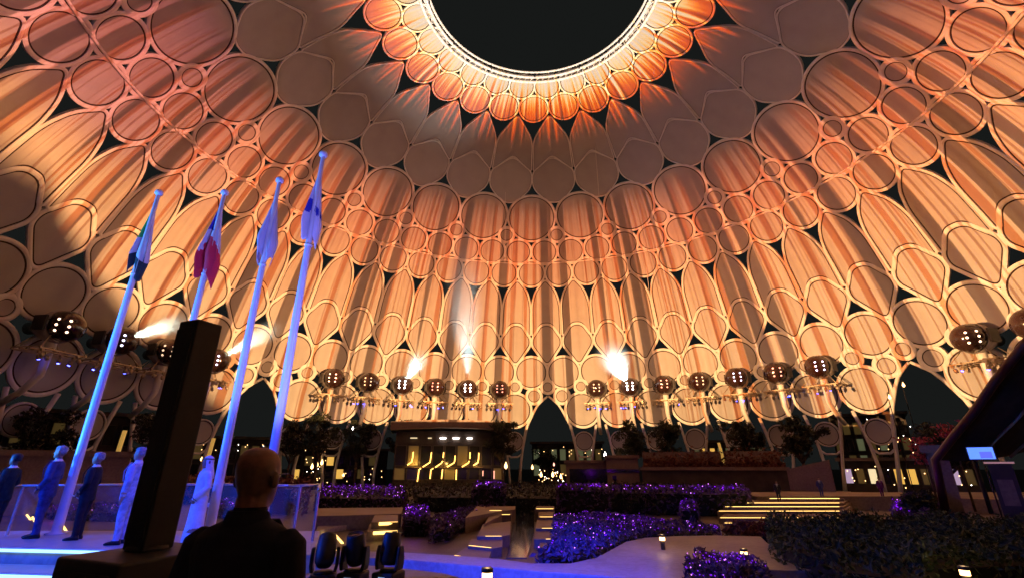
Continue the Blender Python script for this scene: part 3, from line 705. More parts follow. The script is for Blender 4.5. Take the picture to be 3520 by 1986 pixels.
def window(parent, x0, x1, z0, z1, kind, y=-.02):
    f = MB(); t_ = .10
    for b in ((x0, x1, z0, z0 + t_), (x0, x1, z1 - t_, z1), (x0, x0 + t_, z0 + t_, z1 - t_), (x1 - t_, x1, z0 + t_, z1 - t_)): f.box(b[0], b[1], y - .10, y + .05, b[2], b[3])
    w = f.build('window', FRAME, parent)
    MB().box(x0 + t_, x1 - t_, y - .03, y + .03, z0 + t_, z1 - t_).build('pane', WIN[kind], w)
    return w
# -- hall with zigzag light strips behind the hedge
a, b, w, ang = local_frame(1352, 1735, 100)
hall = empty('hall', (a.x, a.y, 0), ang); tag(hall, 'low dark hall with a curved pale roof edge and zigzag light strips', 'building')
zr = zat(1540, 1450, 100); zr0 = zat(1540, 1480, 100)
MB().box(0, w, .3, 9, 0, zr0).build('wall', WALLD, hall)
mb = MB(); n_ = 14
rings = []
for k in range(n_ + 1):
    x = -1.0 + (w + 2) * k / n_; zz = .5 * math.sin(PI * k / n_)
    rings.append([Vector((x, -1.6, zr0 + zz)), Vector((x, -1.6, zr + zz - .15)), Vector((x, 9.5, zr + zz)), Vector((x, 9.5, zr0 + zz))])
mb.loft(rings, smooth=False); mb.build('roof', WALLB, hall)
nb = 9
for row, (za, zb) in enumerate(((zat(1540, 1648, 100), zat(1540, 1606, 100)), (zat(1540, 1600, 100), zat(1540, 1530, 100)))):
    for k in range(nb): window(hall, w * (k + .06) / nb, w * (k + .94) / nb, za, zb, 'off' if (k * 3 + row) % 4 else 'dim', .28)
for k, (x0, x1) in enumerate(((1402, 1426), (1463, 1476), (1505, 1526), (1550, 1572), (1600, 1618))):
    z_ = zat(1500, 1505, 100); c0 = (x0 - 1352) / 383 * w; c1 = (x1 - 1352) / 383 * w
    MB().box(c0, c1, -.1, .1, z_ - .1, z_ + .1).build('ceiling_light', LEDWH if k > 1 else WIN['cream'], hall)
zz = [[(1340, 425), (1338, 480), (1330, 535), (1285, 570)], [(1540, 430), (1536, 490), (1530, 540), (1455, 590)], [(1435, 605), (1415, 622), (1405, 750)], [(1675, 430), (1672, 490)], [(1668, 525), (1655, 550), (1590, 595)], [(1570, 605), (1545, 622), (1540, 720)], [(1805, 465), (1802, 520), (1795, 545), (1720, 590)], [(1672, 615), (1665, 720)], [(1970, 430), (1970, 500)], [(1965, 525), (1950, 550), (1885, 590)], [(1825, 620), (1825, 730)], [(2070, 435), (2068, 500), (2060, 545), (2010, 575)], [(2120, 632), (2120, 690)], [(2245, 632), (2245, 720)]]
for q in zz:
    pts = []
    for X, Y in q:
        px, py = 1000 + X / 3.22, 1420 + Y / 3.22; pts.append(((px - 1352) / 383 * w, -.35, zat(px, py, 100)))
    MB().tube(pts, .11 if len(q) > 2 or q[0][0] < 2100 else .06, 6).build('light_strip', LEDW2 if q[0][0] < 2100 else LEDR, hall)
soff = MB().box(w * .08, w * .80, -.2, .2, zat(1500, 1603, 100) - .12, zat(1500, 1603, 100)).build('soffit', WALLB, hall)
for k in range(3):
    ld = bpy.data.lights.new('soffit_lamp', 'POINT'); ld.energy = 160; ld.color = (1, .55, .12); ld.shadow_soft_size = .2
    lo = bpy.data.objects.new('soffit_lamp', ld); COL.objects.link(lo); lo.parent = hall; lo.location = (w * (.2 + .27 * k), -1.0, zat(1500, 1592, 100))

# -- brown walls with planting on top at the right of the far gate
def block_wall(name, px0, px1, pyt, pyb, dist, label, cat, thick=3, m=WALLB, cap=True):
    a, b, w, ang = local_frame(px0, px1, dist); o = empty(name, (a.x, a.y, 0), ang); tag(o, label, cat)
    zt = zat((px0 + px1) / 2, pyt, dist); zb = 0
    MB().box(0, w, 0, thick, zb, zt - (.5 if cap else 0)).build('wall', m, o)
    if cap: MB().box(-.25, w + .25, -.35, thick + .2, zt - .5, zt).build('coping', WALLB, o)
    return o, w, zt
o, w, zt = block_wall('planter_wall', 2205, 2705, 1603, 1690, 84, 'long dark wall with a pale coping under red brown planting', 'wall', m=WALLD)
mb = MB(); rr = random.Random(21)
leaves(mb, [(rr.uniform(.2, w), rr.uniform(.4, 2.6), zt + abs(rr.gauss(0, .9)) * (1 + .5 * math.sin(k * .37))) for k in range(1500)], .32, rr)
tag(mb.build('foliage', FLOWERB, o), kind='stuff')
MB().box(0, w * .98, 2.6, 3.2, zt, zt + 2.3).build('backing_wall', WALLB, o)
o, w, zt = block_wall('gate_house', 1945, 2110, 1580, 1690, 88, 'brown block house with a dark recess left of the planted wall', 'building')
MB().box(.6, w - .9, -.06, .3, .3, zt - 1.4).build('dark_recess', DARKG, o)
o, w, zt = block_wall('gate_house', 2085, 2195, 1563, 1690, 86, 'taller brown block with a dark band across its face', 'building', 4)
MB().box(-.05, w + .05, -.12, .2, zt - 2.7, zt - 2.2).build('dark_band', DARKG, o)
MB().box(.9, 1.5, -.14, .1, 0.2, 2.6).build('door', DARKG, o)
a, b, w, ang = local_frame(2702, 2856, 74)
blk = empty('slanted_block', (a.x, a.y, 0), ang); tag(blk, 'bare brown block with a slanting top at the end of the planted wall', 'building')
z1 = zat(2720, 1612, 74); z2 = zat(2840, 1578, 74)
MB().add([(0, 0, 0), (w, 0, 0), (w, 6, 0), (0, 6, 0), (0, 0, z1), (w, 0, z2), (w, 6, z2), (0, 6, z1)], [(0, 1, 5, 4), (1, 2, 6, 5), (2, 3, 7, 6), (3, 0, 4, 7), (4, 5, 6, 7), (3, 2, 1, 0)]).build('wall', WALLB, blk)
# -- arcades beyond the legs
def arcade(px0, px1, pyt, pyb, dist, cols, rows, kinds, label, seed):
    a, b, w, ang = local_frame(px0, px1, dist); o = empty('arcade_building', (a.x, a.y, 0), ang); tag(o, label, 'building')
    zt = zat((px0 + px1) / 2, pyt, dist); zb = max(.4, zat((px0 + px1) / 2, pyb, dist)); R_ = random.Random(seed)
    MB().box(0, w, .1, 8, 0, zt + .8).build('wall', WALLD, o)
    MB().box(-.5, w + .5, -.8, 8.4, zt + .8, zt + 1.3).build('roof', WALLB, o)
    for r in range(rows):
        for c in range(cols):
            window(o, w * (c + .14) / cols, w * (c + .86) / cols, zb + (zt - zb) * (r + .1) / rows, zb + (zt - zb) * (r + .88) / rows, R_.choice(kinds), .08)
    return o
arcade(2885, 3160, 1440, 1672, 118, 7, 4, ['dim', 'dim', 'off', 'green', 'off', 'off'], 'tall dim arcade with rows of windows beyond the right gate', 5)
arcade(2890, 3350, 1600, 1672, 104, 10, 1, ['amber', 'dim', 'lilac', 'cream', 'dim', 'off'], 'low row of lit shopfronts below the dim arcade on the right', 7)
arcade(2390, 2640, 1532, 1575, 122, 9, 1, ['green', 'green', 'amber', 'amber', 'dim'], 'low pavilion with a strip of yellow windows behind the planted wall', 8)
arcade(1830, 2075, 1535, 1640, 128, 8, 2, ['green', 'dim', 'off', 'green'], 'greenish pavilion seen through the far gate', 9)
arcade(1000, 1330, 1560, 1650, 122, 9, 2, ['off', 'dim', 'off', 'off', 'amber'], 'dark pavilion with few lit windows left of the hall', 10)
arcade(560, 960, 1520, 1650, 120, 10, 2, ['dim', 'off', 'green', 'off'], 'dim pavilion behind the near man and the flagpoles', 11)
arcade(-420, 430, 1430, 1640, 96, 12, 2, ['off', 'dim', 'off', 'off'], 'dark pavilion behind the men on the stage', 12)
o, w, zt = block_wall('planter_wall', -200, 440, 1546, 1600, 62, 'low brown wall with reddish planting below it behind the men', 'wall', 2)
# -- lanterns and street lights
lan = [(1830, 1603, 95, .5, 'teardrop lantern right of the hall beside a gate leg'), (1739, 1597, 95, .7, 'teardrop lantern left of the far gate'), (1860, 1628, 92, .55, 'warm cafe lamp under the greenish pavilion'), (1900, 1628, 92, .55, 'warm cafe lamp pair under the greenish pavilion'), (1928, 1634, 92, .5, 'warm cafe lamp nearest the brown block house'), (1904, 1594, 92, .35, 'small red lamp above the cafe lamps'),
       (1073, 1600, 104, .6, 'slanting warm lamp, first of three left of the hall'), (1090, 1593, 104, .6, 'slanting warm lamp, second of three left of the hall'), (1107, 1586, 104, .6, 'slanting warm lamp, third of three left of the hall'), (1181, 1630, 100, .4, 'yellow lamp cluster low beside the hall'), (1080, 1634, 104, .35, 'yellow lamp low left of the hall'), (3105, 1320, 88, .4, 'bulb high in the right gate opening'), (3057, 1362, 88, .4, 'bulb at the left jamb of the right gate'), (1213, 1470, 100, .35, 'cold bulb among the trees left of the hall'), (693, 1575, 100, .4, 'bulb beside the headscarf of the robed man'), (2080, 1560, 92, .55, 'bright white kiosk lamp left of the taller brown block')]
for px, py, d, s_, lb in lan:
    p = atd(px, py, d); l = empty('lantern', p); tag(l, lb, 'lantern', 'warm lanterns round the plaza')
    MB().lathe([(0, -s_), (s_ * .35, -s_ * .7), (s_ * .45, -.3 * s_), (s_ * .25, .3 * s_), (0, s_ * .9)], 10).build('glass', GLOW if 'red' not in lb and 'white' not in lb and 'cold' not in lb else (LEDR if 'red' in lb else LEDWH), l)
    MB().tube([(0, 0, s_ * .9), (0, 0, s_ * 1.6)], .05, 6).build('hanger', BLACK, l)
    if p.z > 0.5: MB().tube([(.0, .12, s_ * 1.6), (.0, .25, s_ * 1.4), (0, .3, 0), (0, .3, -p.z)], .06, 6).build('post', BLACK, l)
# strings of small bulbs far behind, too many and too small to count
def string_lights(label, boxes, n, seed, r=.10):
    R_ = random.Random(seed); a_, b_ = [], []
    for _ in range(n):
        x0, x1, y0, y1, d = R_.choice(boxes); q = R_.random(); py = y0 + (y1 - y0) * R_.random() ** 1.0
        (a_ if R_.random() < .75 else b_).append(tuple(atd(x0 + (x1 - x0) * q, py, d + R_.uniform(-2, 2))))
    mb = MB(); bulbs(mb, a_, r, 0); bulbs(mb, b_, r * .8, 1)
    o = mb.build('string_lights', [GLOW, LEDWH]); tag(o, label, 'string lights', None, 'stuff')
string_lights('scattered warm bulbs between the near man and the hall', [(560, 960, 1520, 1560, 110), (1040, 1130, 1500, 1660, 106), (1000, 1330, 1590, 1655, 108)], 70, 71)
string_lights('scattered warm bulbs seen through the far gate', [(1840, 2070, 1530, 1580, 118), (1850, 1945, 1610, 1655, 100)], 46, 72)
string_lights('scattered warm bulbs before the shopfronts at the right', [(2890, 3340, 1600, 1680, 100), (2980, 3160, 1440, 1560, 112)], 46, 73)
# leaning columns; their uplight is put in as their own glow
for px0, py0, px1, py1, d, lb in ((430, 1478, 408, 1545, 70, 'amber glowing stay leaning behind the man in black'), (735, 1505, 716, 1570, 72, 'amber glowing stay leaning behind the robed man'), (2470, 1520, 2482, 1560, 86, 'pale glowing stay behind the planted wall')):
    a = atd(px0, py0, d); b = atd(px1, py1, d)
    k = MB().tube([a, b, (b.x + (b.x - a.x), b.y, 0)], .22, 8).build('glowing_column', mat('column_own_glow', (.7, .5, .2), .5, emit=(1, .6, .12), es=.35)); tag(k, lb, 'column', 'glowing stays')
# -- trees
def tree(px, pyt, dist, label, seed, palm=False, rad=2.9):
    p = atd(px, 1604, dist); top = zat(px, pyt, dist); o = empty('palm_tree' if palm else 'tree', (p.x, p.y, 0)); tag(o, label, 'tree', 'trees round the plaza')
    R_ = random.Random(seed)
    zc = top * .48
    lean = (R_.uniform(-.5, .5), R_.uniform(-.5, .5))
    mb = MB().tube([(0, 0, 0), (lean[0] * .3, lean[1] * .3, zc * .4), (lean[0], lean[1], zc)], [.32, .24, .15], 8)
    if not palm:
        for k in range(6):
            q = k * PI / 3 + R_.uniform(-.3, .3); mb.tube([(lean[0] * .7, lean[1] * .7, zc * .75), (lean[0] + math.cos(q) * rad * .35, lean[1] + math.sin(q) * rad * .35, zc), (lean[0] + math.cos(q) * rad * .75, lean[1] + math.sin(q) * rad * .75, zc + R_.uniform(.5, 1.8))], [.12, .09, .03], 5)
    mb.build('trunk', BARK, o)
    mb = MB()
    if palm:
        for k in range(26):
            q = R_.uniform(0, 2 * PI); el_ = R_.uniform(-.3, 1.1); L = R_.uniform(2.4, 3.4); pts = []
            for j in range(9):
                w_ = j / 8; r_ = L * w_ * math.cos(el_); z_ = zc + L * w_ * math.sin(el_) - 1.5 * w_ * w_
                pts.append(Vector((lean[0] + r_ * math.cos(q), lean[1] + r_ * math.sin(q), z_)))
            for j in range(1, 9):
                for sg in (-1, 1):
                    for m_ in range(2):
                        base = pts[j - 1].lerp(pts[j], m_ * .5); tip = base + Vector((math.cos(q + sg * 1.1), math.sin(q + sg * 1.1), -.45)) * (.75 * (1 - .6 * abs(j / 8 - .45)))
                        mb.add([base, base + (pts[j] - pts[j - 1]) * .25, tip], [(0, 1, 2)])
    else:
        lobes = [(lean[0] + R_.gauss(0, rad * .42), lean[1] + R_.gauss(0, rad * .42), R_.uniform(zc + .2, top - .9), R_.uniform(.6, 1.5)) for _ in range(24)]
        pts = []
        for lx, ly, lz, lr_ in lobes:
            for _ in range(95):
                v = Vector((R_.gauss(0, 1), R_.gauss(0, 1), R_.gauss(0, 1))).normalized() * lr_ * R_.uniform(.55, 1.12)
                pts.append((lx + v.x, ly + v.y, lz + v.z * .8))
        leaves(mb, pts, .30, R_)
    tag(mb.build('crown', LEAFD, o), kind='stuff')
T_ = [(1085, 1418, 100, 'bushy tree at the foot of the wall left of the hall', 0), (1225, 1432, 104, 'dark tree between the scallops left of the hall', 0), (1375, 1440, 106, 'slim tree touching the left end of the hall roof', 0), (1730, 1440, 98, 'bushy tree at the right end of the hall', 0), (2185, 1440, 98, 'rounded tree right of the far gate', 0), (2305, 1442, 96, 'rounded tree second right of the far gate', 0), (2440, 1432, 90, 'palm crown lit from below above the planted wall', 1), (2575, 1434, 96, 'bushy tree before the row of round feet panels', 0), (2760, 1420, 92, 'bushy tree above the slanted block', 0), (2160, 1462, 90, 'smaller palm behind the taller brown block', 1), (120, 1400, 84, 'dark tree behind the leftmost man', 0), (520, 1420, 84, 'dark tree hidden partly by the black column', 0), (3240, 1440, 70, 'dark tree inside the right gate', 0), (1880, 1530, 118, 'low tree seen through the far gate', 0), (990, 1440, 100, 'tree right of the fourth flagpole', 0)]
for k, (px, py, d, lb, pm) in enumerate(T_): tree(px, py, d, lb, 40 + k, bool(pm))

# ================================================================ right edge: shade canopy, kiosk, red flowers
cn = empty('shade_canopy', atz(3420, 1700, 0.0)); tag(cn, 'dark shade canopy with a slanting tube edge at the right side', 'canopy')
def rel(v): return Vector(v) - cn.location
E1 = [atd(3215, 1580, 40), atd(3285, 1490, 39), atd(3345, 1420, 38), atd(3420, 1310, 37), atd(3525, 1180, 36), atd(3640, 1050, 35)]
MB().tube([rel(p) for p in [(E1[0].x - .3, E1[0].y, 1.26)] + [tuple(p) for p in E1]], .22, 8).build('edge_tube', mat('dark_red_steel', (.06, .012, .015), .4), cn)
mb = MB(); rows = []
for p in E1:
    row = []
    for j in range(7):
        w_ = j / 6; row.append(rel((p.x + 9 * w_, p.y + 3 * w_, p.z + (1.6 - .18 * p.z) * math.sin(w_ * PI * .5) - .5 * math.sin(w_ * PI))))
    rows.append(row)
vs = [p for r in rows for p in r] + [p + Vector((.02, .02, .06)) for r in rows for p in r]; fs = []
nR, nC = len(rows), 7
for i in range(nR - 1):
    for j in range(nC - 1):
        q = (i * nC + j, i * nC + j + 1, (i + 1) * nC + j + 1, (i + 1) * nC + j); fs.append(q); fs.append(tuple(nR * nC + k for k in q[::-1]))
mb.add(vs, fs, 0, True); mb.build('fabric', mat('canopy_fabric', (.035, .028, .030), .9, var=.3, scale=1.5), cn)
for j in (2, 4):
    MB().tube([rows[i][j] - Vector((0, 0, .08)) for i in range(nR)], .08, 6).build('batten', SHELL, cn)
for k, w_ in enumerate((0.35, .9)):
    b_ = rows[0][2 + 4 * k]; MB().tube([b_, (b_.x, b_.y, 1.26 - cn.location.z)], .12, 8).build('post', BLACK, cn)
ki = empty('kiosk', atz(3370, 1690, 1.26)); tag(ki, 'dark kiosk counter with a pale pink top under the canopy', 'kiosk')
dk = (Vector(ki.location) - Vector(cam.location)); dk = math.hypot(dk.x, dk.y)
d0 = 33.0
c0 = atd(3395, 1600, d0); c1 = atd(3480, 1600, d0)
ki.location = (c0.x, c0.y, 1.26); ang = math.atan2(c1.y - c0.y, c1.x - c0.x); ki.rotation_euler = (0, 0, ang); w = (c1 - c0).length
zt = zat(3430, 1592, d0) - 1.26
MB().box(0, w, 0, 1.0, 0, zt).build('counter', WALLD, ki)
MB().box(-.1, w + .1, -.1, 1.1, zt, zt + .08).build('counter_top', mat('pink_glow_top', (.7, .45, .42), .4, emit=(1, .5, .45), es=.25), ki)  # faint glow in the material stands in for light on the top
MB().box(.15, w - .15, -.04, 0, zt * .35, zt * .75).build('front_panel', WALLB, ki)
sc = empty('display_screen', atd(3372, 1556, 34)); tag(sc, 'glowing blue display screen standing in the dark at the right', 'screen')
sc.rotation_euler = (0, 0, ang); sc.scale = (.55, .55, .55)
MB().box(-.95, .95, .03, .12, -.58, .58).build('case', BLACK, sc)
MB().box(-.86, .86, .02, .03, -.5, .5).build('panel', mat('screen_blue', (.1, .2, .9), .3, emit=(.10, .24, 1.0), es=1.5), sc)
MB().box(-.1, .7, .012, .019, -.42, .12).build('picture', mat('screen_deep', (.05, .1, .6), .3, emit=(.08, .10, .85), es=1.6), sc)
MB().tube([(0, .08, -.58), (0, .08, -(sc.location.z - 1.26) / .55)], .06, 8).build('stand', BLACK, sc)
rb = empty('flowering_shrub', atd(3178, 1570, 46)); rb.location.z = 1.26; tag(rb, 'red flowering shrub beside a brown block near the canopy edge', 'shrub')
rr = random.Random(31); mb = MB(); hz = zat(3178, 1508, 46) - 1.26
leaves(mb, [(rr.gauss(0, .42), rr.gauss(0, .4), hz * rr.uniform(.62, 1.03)) for _ in range(300)], .13, rr); tag(mb.build('crown', LEAFR, rb), kind='stuff')
MB().tube([(0, 0, 0), (.05, .03, hz * .7)], [.09, .04], 6).build('trunk', BARK, rb)
rb2 = empty('flowering_shrub', atd(3292, 1560, 44)); rb2.location.z = 1.26; tag(rb2, 'smaller pink flowering sprig at the canopy edge tube', 'shrub')
hz = zat(3292, 1488, 44) - 1.26; mb = MB(); leaves(mb, [(rr.gauss(0, .4), rr.gauss(0, .3), hz + rr.gauss(0, .3)) for _ in range(160)], .14, rr); tag(mb.build('crown', LEAFR, rb2), kind='stuff')
MB().tube([(0, 0, 0), (0, 0, hz)], [.07, .03], 6).build('trunk', BARK, rb2)
o, w, zt = block_wall('planter_block', 3195, 3270, 1528, 1640, 45, 'brown planter block with a pale ledge beside the red shrub', 'planter', 2)
# ================================================================ people
def ell(cx, cy, z, rx, ry, n=16, tx=0.0, tz=0.0):
    return [Vector((cx + rx * math.cos(2 * PI * i / n), cy + ry * math.sin(2 * PI * i / n), z + tx * rx * math.cos(2 * PI * i / n))) for i in range(n)]
def chain(pts, rs, n=10, flat=1.0):
    """a limb: rings across the line of joints, rounded at both ends."""
    mb = MB(); P = [Vector(p) for p in pts]
    d0 = (P[0] - P[1]).normalized(); d1 = (P[-1] - P[-2]).normalized()
    P = [P[0] + d0 * rs[0] * .8] + P + [P[-1] + d1 * rs[-1] * .8]; R_ = [rs[0] * .35] + list(rs) + [rs[-1] * .35]
    mb.tube(P, R_, n); return mb.v, mb.f
def body_pieces(H, outfit, arms, bald=False, stride=.0, build=1.0, neck=1.0):
    """pieces of a standing figure facing +x, about 1.75 m tall before scaling: (verts, faces, region)."""
    k = H / 1.75; out = []
    def add(mb_or, region):
        v, f = (mb_or.v, mb_or.f) if isinstance(mb_or, MB) else mb_or
        out.append(([Vector(p) * k for p in v], f, region))
    for sg, st in ((-1, stride), (1, -stride)):
        y = .095 * sg
        fm = MB(); fm.loft([ell(-.085 + st, y, .045, .012, .02, 10), ell(-.06 + st, y, .05, .035, .036, 10)][:0] or [[Vector((x + st, y + w * math.cos(q), max(.0, .0 + h * (.5 + .5 * math.sin(q))))) for q in np.linspace(0, 2 * PI, 10, endpoint=False)] for x, w, h in ((-.09, .018, .05), (-.07, .036, .085), (0, .042, .10), (.08, .046, .075), (.15, .044, .055), (.19, .022, .035))])
        add(fm, 'shoe')
        if outfit == 'robe':
            add(chain([(st, y, .06), (st, y, .35)], [.05, .06]), 'skin')
        else:
            add(chain([(st - .01, y, .07), (st * .7 + .0, y, .28), (st * .5 + .015, y, .48), (st * .2, y, .68), (0, y * .92, .88)], [.062, .064, .070, .086, .098], 12), 'trouser')
    B = build
    if outfit == 'robe':
        t_ = MB(); t_.loft([ell(0, 0, z, rx * B, ry * B, 22) for z, rx, ry in ((.05, .19, .235), (.12, .195, .24), (.40, .165, .215), (.75, .15, .20), (.95, .148, .195), (1.12, .138, .185), (1.28, .138, .20), (1.38, .125, .21), (1.44, .10, .185), (1.475, .07, .11), (1.50, .055, .065))]); add(t_, 'robe')
    else:
        t_ = MB(); t_.loft([ell(c, 0, z, rx * B, ry * B, 22) for z, rx, ry, c in ((.76, .125, .178, .0), (.80, .135, .188, 0), (.92, .135, .186, .005), (1.03, .128, .172, .008), (1.13, .125, .172, .006), (1.26, .135, .196, .0), (1.36, .128, .214, -.006), (1.415, .108, .206, -.010), (1.45, .085, .16, -.012), (1.475, .066, .10, -.012), (1.50, .058, .065, -.008))]); add(t_, 'jacket')
    add(chain([(-.012, 0, 1.46), (0, 0, 1.58)], [.058 * neck, .056 * neck], 12), 'skin')
    # head: skull, face, jaw, nose, ears
    h_ = MB(); h_.loft([ell(c, 0, z, rx, ry, 20) for z, rx, ry, c in ((1.515, .030, .030, .050), (1.525, .052, .045, .040), (1.55, .075, .060, .022), (1.585, .088, .069, .012), (1.62, .096, .075, .004), (1.66, .100, .079, -.002), (1.695, .098, .078, -.006), (1.725, .086, .069, -.008), (1.745, .062, .051, -.010), (1.757, .030, .026, -.010))]); add(h_, 'skin')
    add(chain([(.088, 0, 1.645), (.108, 0, 1.618), (.100, 0, 1.605)], [.010, .014, .010], 8), 'skin')
    add(chain([(.080, -.03, 1.660), (.088, 0, 1.664), (.080, .03, 1.660)], [.012, .012, .012], 8), 'skin')
    add(chain([(.084, -.018, 1.572), (.092, 0, 1.572), (.084, .018, 1.572)], [.008, .009, .008], 8), 'lip')
    for sg in (-1, 1):
        e_ = MB(); e_.loft([[Vector((-.005 + .020 * s_ * math.cos(q), sg * (.076 + o_), 1.628 + .032 * s_ * math.sin(q))) for q in np.linspace(0, 2 * PI, 10, endpoint=False)] for o_, s_ in ((-.01, .8), (.004, 1.0), (.018, 1.15), (.024, .8))]); add(e_, 'skin')
    sl = 'robe' if outfit == 'robe' else 'jacket'
    for sg in (-1, 1):
        sh = (-.01, .195 * sg * B, 1.395)
        elb, wr, palm, fdir = arms[sg]
        rr_ = (.066, .060, .050, .044) if outfit != 'robe' else (.07, .068, .066, .075)
        E_ = Vector(elb); W_ = Vector(wr); mid = (Vector(sh) + E_) / 2
        add(chain([sh, mid, E_, (E_ + W_) / 2, W_], [rr_[0], rr_[1], rr_[1] * .92, rr_[2], rr_[3]], 12), sl)
        Pm = Vector(palm); fd = Vector(fdir).normalized(); side = Vector((0, -sg, 0)); side = (side - fd * side.dot(fd)).normalized(); nrm = fd.cross(side)
        add(chain([W_, W_ + (Pm - W_) * .4, Pm], [.028, .030, .034], 10), 'skin')
        for j, L in enumerate((.062, .072, .068, .054)):
            b_ = Pm + side * (-.030 + .020 * j) * 1.0 + fd * .018
            add(chain([b_, b_ + fd * L * .5 + nrm * .004 * sg, b_ + fd * L * .85 + nrm * .016 * sg], [.0105, .010, .0085], 6), 'skin')
        b_ = W_ + (Pm - W_) * .45
        add(chain([b_ - side * .028, b_ - side * .048 + fd * .028, b_ - side * .050 + fd * .056], [.013, .011, .009], 6), 'skin')
    return out, k
def remesh(pieces, voxel, name, mats, regions, smooth_it=3):
    mb = MB(); kd_pts = []; kd_reg = []
    for v, f, r in pieces: mb.add(v, f); kd_pts += v; kd_reg += [r] * len(v)
    me = mb.mesh('tmp'); o = bpy.data.objects.new('tmp', me); COL.objects.link(o)
    m = o.modifiers.new('r', 'REMESH'); m.mode = 'VOXEL'; m.voxel_size = voxel; m.use_smooth_shade = True
    if smooth_it: s_ = o.modifiers.new('s', 'SMOOTH'); s_.factor = .5; s_.iterations = smooth_it
    dg = bpy.context.evaluated_depsgraph_get(); ev = o.evaluated_get(dg); nm = bpy.data.meshes.new_from_object(ev)
    bpy.data.objects.remove(o); nm.name = name
    from mathutils.kdtree import KDTree
    kd = KDTree(len(kd_pts))
    for i, p in enumerate(kd_pts): kd.insert(p, i)
    kd.balance()
    nm.materials.clear(); order = list(mats)
    for r in order: nm.materials.append(mats[r])
    idx = {r: i for i, r in enumerate(order)}
    mi = np.zeros(len(nm.polygons), dtype=np.int32)
    for p in nm.polygons:
        r = kd_reg[kd.find(p.center)[1]]
        if regions: r = regions(p.center, r)
        mi[p.index] = idx.get(r, 0)
    nm.polygons.foreach_set('material_index', mi); nm.polygons.foreach_set('use_smooth', np.ones(len(nm.polygons), dtype=bool))
    return nm
def cloth(name, c, v=.25): return mat(name, c, .85, var=v, scale=9, bump=.25, spec=.2)
SKIN1 = mat('skin_light', (.42, .25, .18), .5, var=.10, scale=14); SKIN2 = mat('skin_dark', (.12, .065, .045), .5, var=.10, scale=14); SKIN3 = mat('skin_tan', (.30, .17, .11), .5, var=.1, scale=14)
LIP = mat('lip', (.30, .12, .10), .5); SHOE = mat('black_leather', (.012, .012, .013), .3); SHIRT = mat('white_shirt', (.75, .75, .76), .8)
HAIRG = mat('grey_hair', (.30, .29, .28), .8, var=.3, scale=30); HAIRD = mat('dark_hair', (.015, .012, .010), .7, var=.3, scale=30); EYE = mat('eye_dark', (.01, .01, .012), .2)
FRONT = {-1: ((-.03, -.27, 1.13), (.13, -.14, .93), (.17, -.07, .885), (.25, .55, -.35)), 1: ((-.03, .27, 1.13), (.13, .14, .93), (.175, .07, .875), (.25, -.55, -.35))}
SIDES = {-1: ((-.03, -.265, 1.12), (.02, -.255, .86), (.03, -.255, .78), (.05, 0, -1)), 1: ((-.03, .265, 1.12), (.02, .255, .86), (.03, .255, .78), (.05, 0, -1))}
ONE = {-1: SIDES[-1], 1: FRONT[1]}
def hair_cap(parent, k, m, low=1.60, front=.045, bald=False, pad=.008):
    mb = MB(); rows = []; n = 24
    for z, rx, ry, c in ((low, .096, .075, .004), (1.64, .099, .078, .0), (1.68, .100, .079, -.004), (1.71, .093, .075, -.007), (1.735, .076, .062, -.009), (1.752, .045, .038, -.01), (1.763, .008, .006, -.01)):
        rows.append([Vector((c + (rx + pad) * math.cos(q), (ry + pad) * math.sin(q), z + pad * .6 * (z > 1.7))) * k for q in np.linspace(0, 2 * PI, n, endpoint=False)])
    fs = []
    vs = [p for r in rows for p in r]
    for i in range(len(rows) - 1):
        for j in range(n):
            q = 2 * PI * (j + .5) / n; zz = rows[i][0].z / k; x = math.cos(q)
            if x > .35 and zz < 1.70 - .0: continue
            if abs(x) <= .35 and zz < 1.63: continue
            if bald and zz > 1.70: continue
            fs.append((i * n + j, i * n + (j + 1) % n, (i + 1) * n + (j + 1) % n, (i + 1) * n + j))
    mb.add(vs, fs, 0, True); o = mb.build('hair', m, parent)
    sd = o.modifiers.new('thick', 'SOLIDIFY'); sd.thickness = .012 * k; sd.offset = 0
    return o
